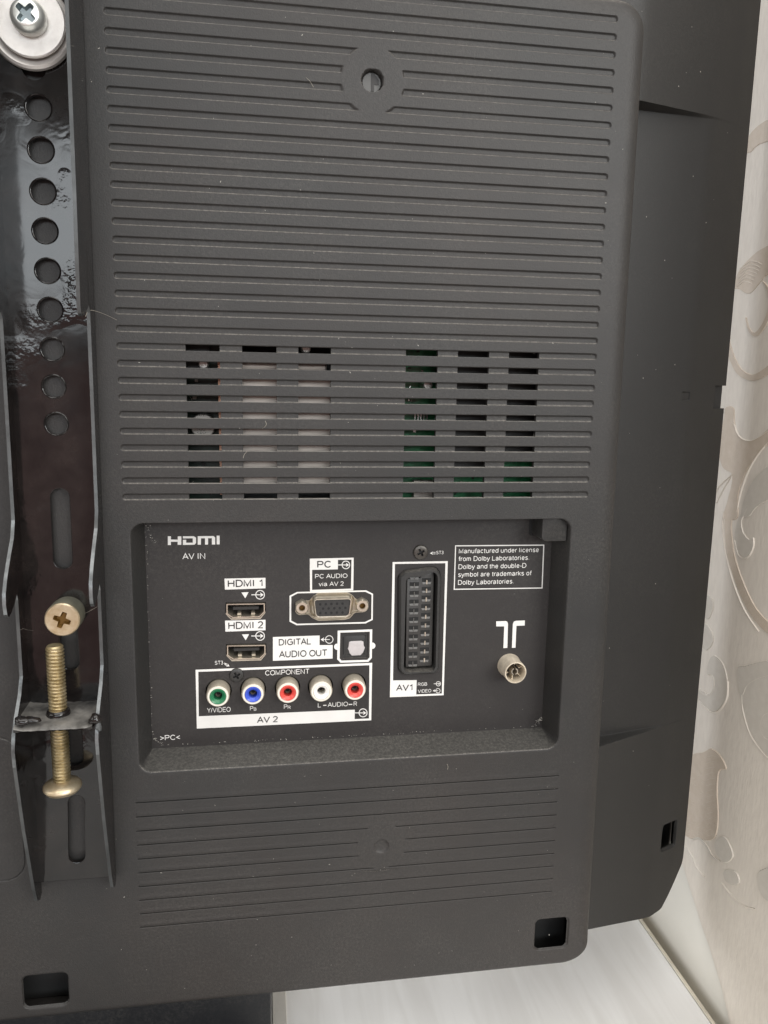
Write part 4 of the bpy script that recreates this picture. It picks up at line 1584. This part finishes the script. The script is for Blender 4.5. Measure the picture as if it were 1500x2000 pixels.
# cross plate, welded
def cross_plate():
    m2 = MB()
    vtop, th = -242.6, 2.0
    n = 22
    ws = [3.0, 8, 13, 18, 21.5, 23.4, 24.3]
    dv = [0, .0, -.1, -.2, -.35, -.8, -1.5]
    c = (-21.5, 13.5)
    topg, botg = [], []
    for w, d in zip(ws, dv):
        row = []
        for k in range(n + 1):
            u = UL + (UR - 1.6 - UL) * k / n
            wob = .12 * math.sin(k * 2.1 + w) + .1 * math.sin(k * 4.7)
            edge = .8 * math.exp(-((k) / 1.6) ** 2) + .8 * math.exp(-((n - k) / 1.4) ** 2)
            row.append((skew(u, vtop), vtop + d + wob + edge, w + (wob * 1.2 if w > 20 else 0)))
        topg.append(row)
    for w, d in zip(ws, dv):
        row = []
        for k in range(n + 1):
            u = UL + (UR - 1.6 - UL) * k / n
            row.append((skew(u, vtop), vtop - th - .3 * math.sin(k * 3.1), w - (0.3 if w > 23 else 0)))
        botg.append(row)
    m2.loops(topg, 1, closed=False)
    m2.loops(botg, 0, closed=False)
    m2.loops([topg[-1], botg[-1]], 0, closed=False)
    m2.build("cross_plate", [paint, dustplate], br, angle=50)


cross_plate()


def blob(name, c, r, seed, m_=paint, par=br):
    rnd = random.Random(seed)
    m2 = MB()
    rings = []
    for i in range(9):
        th = math.pi * i / 8
        ring = []
        for k in range(16):
            ph = 2 * math.pi * k / 16
            s = 1 + .16 * math.sin(3 * ph + seed) * math.sin(th) + .1 * math.sin(5 * ph + i)
            ring.append((c[0] + r[0] * s * math.sin(th) * math.cos(ph), c[1] + r[1] * s * math.sin(th) * math.sin(ph), c[2] + r[2] * math.cos(th)))
        rings.append(ring)
    m2.loops(rings, 0)
    return m2.build(name, m_, par, angle=80)


wl = at(38, 1411, 23.5)
blob("weld_bead", (wl[0] + .8, wl[1], 22.6), (2.9, 1.9, 2.2), 1)
blob("weld_bead", (wl[0] + 3.5, wl[1] + .1, 22.2), (3.2, 1.2, 1.8), 2)
wr = at(187, 1402, 23.5)
blob("weld_bead", (wr[0] - .3, wr[1] - 1.0, 22.4), (2.4, 2.0, 2.0), 3)
blob("weld_bead", (wr[0] + .6, wr[1] - 3.2, 22.6), (1.1, 2.6, 1.4), 4, wornmetal)

# adjusting bolt, threaded through the cross plate
bt = at(107.5, 1266, 13.5)
bb = at(121, 1527, 13.5)
BU = (bt[0] + bb[0]) / 2
BW = 13.5
bolt = thing("adjusting_bolt", "long brass coloured threaded bolt standing upright through the cross plate of the black bracket", "bolt", (BU, bb[1] - 4, BW))
vtop_, vhead = bt[1] + .3, bb[1]


def thread():
    m2 = MB()
    R, r, pitch, seg = 3.2, 2.55, 1.3, 28
    v0, v1 = vhead, vtop_ - .9
    n = int((v1 - v0) / pitch * seg)
    prof = ((0.0, r), (0.12, r), (0.55, R), (0.75, R), (1.18, r))
    rings = []
    for k in range(n + 1):
        a = 2 * math.pi * k / seg
        vv_ = v0 + pitch * k / seg
        ring = []
        for t, rr in prof:
            ring.append((BU + rr * math.cos(a), vv_ + t * pitch, BW + rr * math.sin(a)))
        rings.append(ring)
    vs = [p for l in rings for p in l]
    m_ = len(prof)
    fs = []
    for k in range(n):
        for i in range(m_ - 1):
            fs.append((k * m_ + i, (k + 1) * m_ + i, (k + 1) * m_ + i + 1, k * m_ + i + 1))
    m2.add(vs, fs)
    # solid core and tip
    m2.lathe([(r, v0), (r + .02, v1 + .6), (2.95, v1 + .7), (2.95, v1 + 1.25), (2.5, v1 + 1.75), (0.0, v1 + 1.75)], (BU, BW), 32, 0, 'v')
    return m2.build("threaded_shaft", brass, bolt, angle=40, fix=True)


thread()
mb = MB()
mb.lathe([(0.0, vhead + .8), (3.2, vhead + .8), (4.4, vhead + .35), (6.3, vhead - .5), (6.85, vhead - 1.2), (6.9, vhead - 2.0), (6.0, vhead - 3.3), (4.0, vhead - 4.0), (0.0, vhead - 4.1)], (BU, BW), 40, 0, 'v')
mb.build("bolt_head", boltface, bolt)
mb = MB()
vq = -242.6
mb.lathe([(4.3, vq - 1.5), (4.2, vq + .6), (3.9, vq + 1.3), (3.3, vq + 1.7), (2.9, vq + 1.6)], (BU, BW), 28, 0, 'v')
o_ = mb.build("threaded_collar", [paint], br)

# spacer bolt
sb = at(121, 1211, 13.0)
sp = thing("spacer_bolt", "thick round pale brass cross-slot bolt head directly above the upright threaded bolt", "bolt", (sb[0], sb[1], 3.2))
mb = MB()
mb.lathe([(6.0, 3.0), (6.3, 5.2), (6.3, 11.6), (6.2, 12.0)], (sb[0], sb[1]), 48)
mb.build("collar", olive, sp)
mb = MB()
head_with_recess(mb, (sb[0], sb[1]), 6.0, [(6.2, 11.9), (6.15, 12.6), (5.75, 13.05), (4.8, 13.1), (4.5, 13.05), (3.3, 13.05)], 3.2, 1.2, 0, 1, 1.8, .46)
mb.build("bolt_face", [boltface, brasshole], sp)

# washers and screw at the top
wc = at(59, 50, 5.5)
big = thing("cup_washer", "larger pale cup washer with rolled rim at the bottom of the washer stack", "washer", (wc[0], wc[1], 3.2))
mb = MB()
RB = 13.4
mb.lathe([(4, 3.4), (RB - 1.6, 3.3), (RB - .5, 3.5), (RB, 4.3), (RB - .3, 5.3), (RB - 1.1, 5.9), (RB - 2.0, 5.7), (RB - 3.6, 5.0), (4, 4.9)], (wc[0], wc[1]), 64)
mb.build("washer_ring", washerm, big)
ws_ = at(57, 39, 8.0)
sm = thing("flat_washer", "smaller flat pale washer between the cup washer and the cross-slot screw at the top left", "washer", (ws_[0], ws_[1], 5.0))
mb = MB()
RS = 11.1
mb.lathe([(4, 6.5), (RS - .3, 6.5), (RS, 6.8), (RS, 7.7), (RS - .35, 8.0), (4, 8.0)], (ws_[0], ws_[1]), 64)
mb.lathe([(8, 4.9), (8, 6.6)], (ws_[0], ws_[1]), 40)
mb.build("washer_ring", washerm, sm)
hs = at(50, 25, 13)
sk = thing("pan_head_screw", "shiny silver cross-slot screw on the washers at the top left corner", "screw", (hs[0], hs[1], 8.0))
mb = MB()
R_ = 5.5
head_with_recess(mb, (hs[0], hs[1]), R_, [(R_ * .96, 7.9), (R_, 8.6), (R_, 10.6), (R_ * .96, 11.6), (R_ * .86, 12.5), (R_ * .72, 13.1), (R_ * .66, 13.3)], 3.4, 0.85, 0, 1, 1.9, .46)
mb.build("screw_head", [steel, steel2], sk)

# ================================================================== table
TT = -450.0
te = at(1258, 1790, TT, 1)
tf = at(1390, 2000, TT, 1)
TU = (te[0] + tf[0]) / 2
table = thing("table", "white wood grain laminate table under the television, beside the wall", "table", (0, TT - 740, 0))
mb = MB()


def slab(u0, u1, w0, w1, v0, v1, mi=0, e=0.6):
    lo = [(u0, v0, w0), (u1, v0, w0), (u1, v0, w1), (u0, v0, w1)]
    hi = [(u0, v1 - e, w0), (u1, v1 - e, w0), (u1, v1 - e, w1), (u0, v1 - e, w1)]
    tp = [(u0 + e, v1, w0 + e), (u1 - e, v1, w0 + e), (u1 - e, v1, w1 - e), (u0 + e, v1, w1 - e)]
    mb.loops([lo, hi, tp], mi, True, True)


slab(-600, TU - 2.2, -330, 420, TT - 22, TT)
top_o = mb.build("tabletop", tablem, table)
mb = MB()
slab(TU - 2.1, TU, -330, 420, TT - 22, TT + .25, 0, .3)
mb.build("edge_band", edgem, table)
for uu_, ww_ in ((-570, -300), (TU - 45, -300), (-570, 380), (TU - 45, 380)):
    mb = MB()
    mb.box(uu_, uu_ + 35, TT - 740, TT - 22.5, ww_, ww_ + 35)
    mb.build("leg", tablem, table)
mb = MB()
slab(54.5, 62.0, -330, 420, TT + .05, TT + .8, 0, .3)
mb.build("inlay_strip", inlaym, table)

# ================================================================== wall
WU = TU + 7.0
mb = MB()
mb.box(WU + 1.5, WU + 30, TT - 740, 400, -900, 110)
wall = mb.build("wall", creamm, None, origin=(WU, TT - 740, 0), kind="structure")


def wp(x, y, off=0.0):
    a = at(x, y, WU - off, 0)
    return (a[2], a[1])      # (w, v)


# wallpaper: stops above the table in a slanting torn-off edge that lifts a little
edge_px = [(1318, 1655), (1333, 1690), (1344, 1725), (1355, 1760), (1369, 1805), (1385, 1850), (1398, 1893), (1410, 1933), (1425, 2000), (1440, 2075)]
low = [wp(*q) for q in edge_px]
low = [(-900, low[0][1] + 60), (-160, low[0][1] + 25)] + low + [(110, low[-1][1] - 90)]
mb = MB()
cols = []
for w, v in low:
    colm = []
    for t, off in ((0, .1), (1.2, .25), (3, .4), (6, .45), (12, .35), (25, .1)):
        colm.append((WU - off + .2, v + t, w))
    colm.append((WU + .1, 400, w))
    cols.append(colm)
mb.loops(cols, 0, closed=False)
mb.build("wallpaper", wallm, wall, smooth=True)


def spl(pts, n=8, closed=False):
    p = [np.array(q, float) for q in pts]
    m_ = len(p)
    out = []
    rng = range(m_ if closed else m_ - 1)
    for i in rng:
        if closed:
            a, b, c, d = p[i - 1], p[i], p[(i + 1) % m_], p[(i + 2) % m_]
        else:
            a, b, c, d = p[max(i - 1, 0)], p[i], p[i + 1], p[min(i + 2, m_ - 1)]
        for k in range(n):
            t = k / n
            out.append(0.5 * ((2 * b) + (-a + c) * t + (2 * a - 5 * b + 4 * c - d) * t * t + (-a + 3 * b - 3 * c + d) * t ** 3))
    if not closed:
        out.append(p[-1])
    return out


LAY = [0]


def motif(pts, m_, th=.35, name="scroll_motif"):
    LAY[0] += 1
    th = .10 + .016 * LAY[0]
    q = [wp(*x) for x in spl(pts, 6, True)]
    m2 = MB()
    n = len(q)
    ii = inset(q, .5)
    vs = [(WU + .35, v, w) for w, v in q] + [(WU - .1 - th, v, w) for w, v in ii]
    m2.add(vs, [(k, (k + 1) % n, n + (k + 1) % n, n + k) for k in range(n)], 0)
    tri = tessellate_polygon([[Vector((w, v, 0)) for w, v in ii]])
    m2.add([(WU - .1 - th, v, w) for w, v in ii], [tuple(t) for t in tri], 0)
    return m2.build(name, m_, wall, angle=40)


def line_px(pts, width, m_=motif_line, th=.35, name="embossed_line"):
    q = [np.array(wp(*x)) for x in spl(pts, 6)]
    m2 = MB()
    L, C_, R2 = [], [], []
    n = len(q)
    for k in range(n):
        d = q[min(k + 1, n - 1)] - q[max(k - 1, 0)]
        d = d / (np.linalg.norm(d) + 1e-9)
        nn = np.array([-d[1], d[0]]) * width / 2 * math.sin(math.pi * (0.12 + 0.76 * k / (n - 1)))
        L.append((WU + .1, q[k][1] + nn[1], q[k][0] + nn[0]))
        C_.append((WU - .15 - th, q[k][1], q[k][0]))
        R2.append((WU + .1, q[k][1] - nn[1], q[k][0] - nn[0]))
    m2.loops([L, C_, R2], 0, closed=False)
    return m2.build(name, m_, wall, angle=80)


def c3(l, ox, oy, s):
    return [(ox + x / s, oy + y / s) for x, y in l]


motif(c3([(560, 900), (480, 930), (400, 980), (330, 1060), (290, 1180), (340, 1195), (400, 1140), (480, 1110), (560, 1090)], 1380, 0, 4), motif_tan)
motif(c3([(200, 245), (250, 120), (330, 20), (430, -60), (560, -90), (580, 140), (480, 150), (430, 200), (350, 290), (300, 292), (255, 262)], 1380, 500, 4), motif_tan)
for k in range(7):
    t = k / 6
    line_px(c3([(235 + t * 30, 250 - t * 150), (300 + t * 60, 200 - t * 160), (360 + t * 80, 215 - t * 150)], 1380, 500, 4), .8)
for rb, wd in ((c3([(455, 190), (490, 290), (492, 420), (450, 560), (385, 615), (335, 570), (315, 480)], 1380, 500, 4), 6.0),):
    pass


def ribbon(pts, widths, m_, th=.35):
    LAY[0] += 1
    th = .10 + .016 * LAY[0]
    q = spl(pts, 6)
    n = len(q)
    wv = np.interp(np.linspace(0, 1, n), np.linspace(0, 1, len(widths)), widths)
    A, B = [], []
    for k in range(n):
        d = q[min(k + 1, n - 1)] - q[max(k - 1, 0)]
        d = d / (np.linalg.norm(d) + 1e-9)
        nn = np.array([-d[1], d[0]]) * wv[k] / 2
        A.append(wp(*(q[k] + nn)))
        B.append(wp(*(q[k] - nn)))
    m2 = MB()
    e = []
    for k in range(n):
        a, b = np.array(A[k]), np.array(B[k])
        s = (b - a) * .07
        e.append([(WU + .35, a[1], a[0]), (WU - .1 - th, a[1] + s[1], a[0] + s[0]), (WU - .1 - th, b[1] - s[1], b[0] - s[0]), (WU + .35, b[1], b[0])])
    m2.loops(e, 0, closed=False)
    m2.add(e[0], [(0, 1, 2, 3)])
    m2.add(e[-1], [(0, 1, 2, 3)])
    return m2.build("scroll_band", m_, wall, angle=40)


ribbon(c3([(440, 195), (485, 270), (495, 400), (460, 520), (385, 612), (330, 570), (308, 480)], 1380, 500, 4), [1, 6, 8, 9, 8, 4, 1], motif_tan)
ribbon(c3([(165, 600), (175, 700), (210, 820), (265, 910), (350, 950), (430, 925), (520, 860)], 1380, 500, 4), [4, 8, 12, 14, 13, 14, 15], motif_tan)
motif(c3([(150, 1180), (215, 1185), (222, 1290), (250, 1390), (330, 1440), (420, 1400), (520, 1320), (530, 1430), (430, 1520), (340, 1640), (285, 1760), (250, 1880), (243, 2050), (130, 2050), (165, 1900), (200, 1720), (130, 1660), (100, 1560), (105, 1400), (135, 1270)], 1380, 500, 4), motif_tan)
line_px(c3([(215, 1290), (250, 1400), (330, 1445), (420, 1410), (520, 1340)], 1380, 500, 4), .9)
line_px(c3([(540, 1400), (420, 1530), (330, 1680), (270, 1850), (240, 2000)], 1380, 500, 4), .9)
line_px(c3([(70, 1860), (110, 1790), (200, 1710)], 1380, 500, 4), .8)
line_px(c3([(80, 1930), (130, 1830), (190, 1730)], 1380, 500, 4), .8)
motif(c3([(270, 2010), (300, 1880), (370, 1740), (480, 1640), (540, 1620), (540, 1850), (400, 1960), (330, 2040)], 1380, 500, 4), motif_grey)
S5 = 3.6375
ribbon(c3([(310, -30), (300, 120), (325, 320), (390, 520), (470, 690), (560, 800), (650, 870)], 1340, 1000, S5), [17, 15, 15, 16, 17, 20, 24], motif_tan)
line_px(c3([(270, 0), (262, 120), (290, 320), (345, 520), (420, 700), (520, 850)], 1340, 1000, S5), 1.0)
motif(c3([(440, -20), (400, 60), (410, 140), (450, 190), (482, 180), (475, 280), (420, 330), (365, 285), (345, 180), (365, 60), (420, -30)], 1340, 1000, S5), motif_grey)
line_px(c3([(350, 200), (380, 310), (440, 320), (480, 250), (482, 185)], 1340, 1000, S5), 1.0)
motif(c3([(200, 1015), (265, 1075), (298, 1200), (285, 1340), (215, 1418), (140, 1392), (80, 1310), (95, 1255), (160, 1290), (205, 1230), (190, 1165), (150, 1150), (160, 1060)], 1340, 1000, S5), motif_grey)
line_px(c3([(80, 1250), (140, 1305), (195, 1270), (205, 1205), (190, 1160), (160, 1155)], 1340, 1000, S5), 1.1)
line_px(c3([(300, 1200), (290, 1330), (220, 1420), (150, 1400), (85, 1320)], 1340, 1000, S5), 1.1)
motif(c3([(130, 780), (190, 860), (195, 930), (150, 985), (110, 950), (100, 850)], 1340, 1000, S5), motif_grey)
motif(c3([(140, 590), (190, 620), (195, 690), (160, 765), (125, 720)], 1340, 1000, S5), motif_grey)
motif(c3([(365, 1110), (430, 1090), (520, 1065), (620, 1070), (700, 1200), (700, 1800), (620, 1770), (540, 1690), (460, 1570), (410, 1400), (370, 1240)], 1340, 1000, S5), motif_grey)
line_px(c3([(410, 1300), (440, 1230), (520, 1180), (620, 1150)], 1340, 1000, S5), 1.6)
line_px(c3([(400, 1300), (410, 1420), (460, 1580), (540, 1700), (620, 1780)], 1340, 1000, S5), 1.3)
line_px(c3([(620, 1420), (560, 1440), (530, 1520), (560, 1600), (640, 1640)], 1340, 1000, S5), 1.6)
motif([(1374, 1468), (1390, 1461), (1409, 1477), (1420, 1502), (1406, 1507), (1402, 1545), (1404, 1600), (1396, 1638), (1370, 1640), (1336, 1628), (1322, 1550), (1345, 1480)], motif_tan)
for k in range(15):
    y0 = 1476 + k * 11
    line_px([(1380, y0 + 4), (1392, y0), (1403 if k < 2 else 1400, y0 + 2)], .9)
rnd = random.Random(5)
for k in range(46):
    x0, y0 = 1340 + rnd.random() * 34, 1500 + rnd.random() * 130
    a = rnd.uniform(-.6, .9)
    line_px([(x0, y0), (x0 + 3, y0 + 3 * a + 1), (x0 + 6, y0 + 6 * a)], .7)
motif([(1396, 1645), (1414, 1632), (1429, 1655), (1432, 1676), (1416, 1686), (1402, 1672)], motif_grey)
ribbon([(1352, 1640), (1366, 1637), (1380, 1652), (1392, 1672), (1408, 1683)], [2, 4, 4, 3, 1], motif_grey)
line_px([(1338, 1650), (1352, 1672), (1362, 1696), (1376, 1712)], 1.2)
motif([(1414, 1700), (1436, 1700), (1446, 1722), (1436, 1730), (1418, 1722)], motif_grey)
motif([(1478, 1712), (1492, 1696), (1530, 1690), (1530, 1765), (1492, 1755)], motif_grey)
line_px([(1410, 1724), (1428, 1748), (1450, 1768), (1475, 1775)], 1.2)

# ================================================================== dust
rnd = random.Random(11)
mb = MB()
for k in range(300):
    u, v = rnd.uniform(-20, 190), rnd.uniform(-378, 16)
    if RC[0] - 1 < u < RC[1] + 1 and RC[2] - 1 < v < RC[3] + 1:
        if rnd.random() < .3:
            w = PW + .05
            u, v = rnd.uniform(9, 170), rnd.uniform(-268, -180)
            if not (u < 22 or 148 < u or v < -262 or v > -182):
                continue
        else:
            continue
    else:
        hh, t_, e_ = face_height(np.array([u]), np.array([v]))
        w = float(hh[0]) + .03
        if w < -1.5:
            continue
    r_ = rnd.choice([.05, .07, .09, .13])
    an = rnd.uniform(0, 3.14)
    el = rnd.choice([1, 1, 1.6, 3.0])
    pts = []
    for j in range(6):
        t = j * math.pi / 3
        x, y = r_ * el * math.cos(t), r_ * math.sin(t)
        pts.append((u + x * math.cos(an) - y * math.sin(an), v + x * math.sin(an) + y * math.cos(an), w))
    mb.add(pts, [tuple(range(6))])
    mb.add([(x, y, w - .05) for x, y, _ in pts], [tuple(range(6))])
ed = [((6.2, -180), (5.9, -268), 46, .5), ((174.8, -186), (174.6, -268), 46, .5), ((8, -270.6), (172, -270.9), 70, .5), ((171.5, -270), (174.6, -266.5), 60, 1.1), ((6.4, -267), (10, -270.4), 30, .8), ((6.3, -176.5), (9.5, -186), 30, 1.6)]
for a_, b_, n_, sp_ in ed:
    for k in range(n_):
        t = rnd.random()
        u = a_[0] + (b_[0] - a_[0]) * t + rnd.gauss(0, sp_ * .35)
        v = a_[1] + (b_[1] - a_[1]) * t + rnd.gauss(0, sp_ * .35)
        r_ = rnd.uniform(.05, .16)
        an = rnd.uniform(0, 3)
        w = -13.85
        mb.add([(u + r_ * 1.5 * math.cos(j + an), v + r_ * math.sin(j + an), w + rnd.uniform(0, .25)) for j in (0, 1.2, 2.6, 3.9, 5.1)], [tuple(range(5))])
for k in range(26):
    u, v = rnd.uniform(200, 262), rnd.uniform(-380, 30)
    w = float(shell_w(np.array(u), np.array(v))) + .05
    r_ = rnd.choice([.1, .13, .2])
    mb.add([(u + r_ * math.cos(j), v + 1.4 * r_ * math.sin(j), w) for j in np.linspace(0, 5.2, 6)], [tuple(range(6))])
d_ = mb.build("dust_specks", dustm, tv, smooth=False, fix=False, kind="stuff")


def fibre(pts, r=.07):
    q = spl(pts, 5)
    m2 = MB()
    rings = []
    for p in q:
        rings.append([(p[0] + r * math.cos(a), p[1] + r * math.sin(a) * .7, p[2] + r * math.sin(a)) for a in (0, 1.57, 3.14, 4.71)])
    m2.loops(rings, 0)
    return m2


allf = MB()
a, b, c, d = at(167, 618, 9.5), at(175, 606, 9), at(200, 612, 5), at(228, 625, .8)
for pts in ([a, b, c, d], [at(35, 1233, 9), at(45, 1228, 10), at(53, 1230, 8), at(65, 1232, 4)], [at(160, 1200, 4), at(172, 1195, 10), at(190, 1185, 8)],
            [at(475, 895, .1), at(477, 888, .5), at(482, 882, .1)], [at(1078, 705, -.6), at(1080, 712, -.3), at(1083, 717, -.8)], [at(598, 152, .1), at(605, 158, .4), at(612, 170, .1)],
            [at(705, 1701, .1), at(740, 1702, .3), at(760, 1698, .3), at(779, 1697, .1)], [at(518, 822, .1), at(520, 830, .5), at(512, 838, .1)], [at(873, 1492, .1), at(875, 1497, .4), at(874, 1503, .1)],
            [at(365, 770, -9), at(372, 776, -6), at(375, 782, -9)], [at(378, 940, -6), at(374, 946, -5), at(380, 952, -8)]):
    f_ = fibre([tuple(p) for p in pts])
    allf.add(f_.v, f_.f)
allf.build("dust_fibres", fibrem, tv, kind="stuff", fix=False)
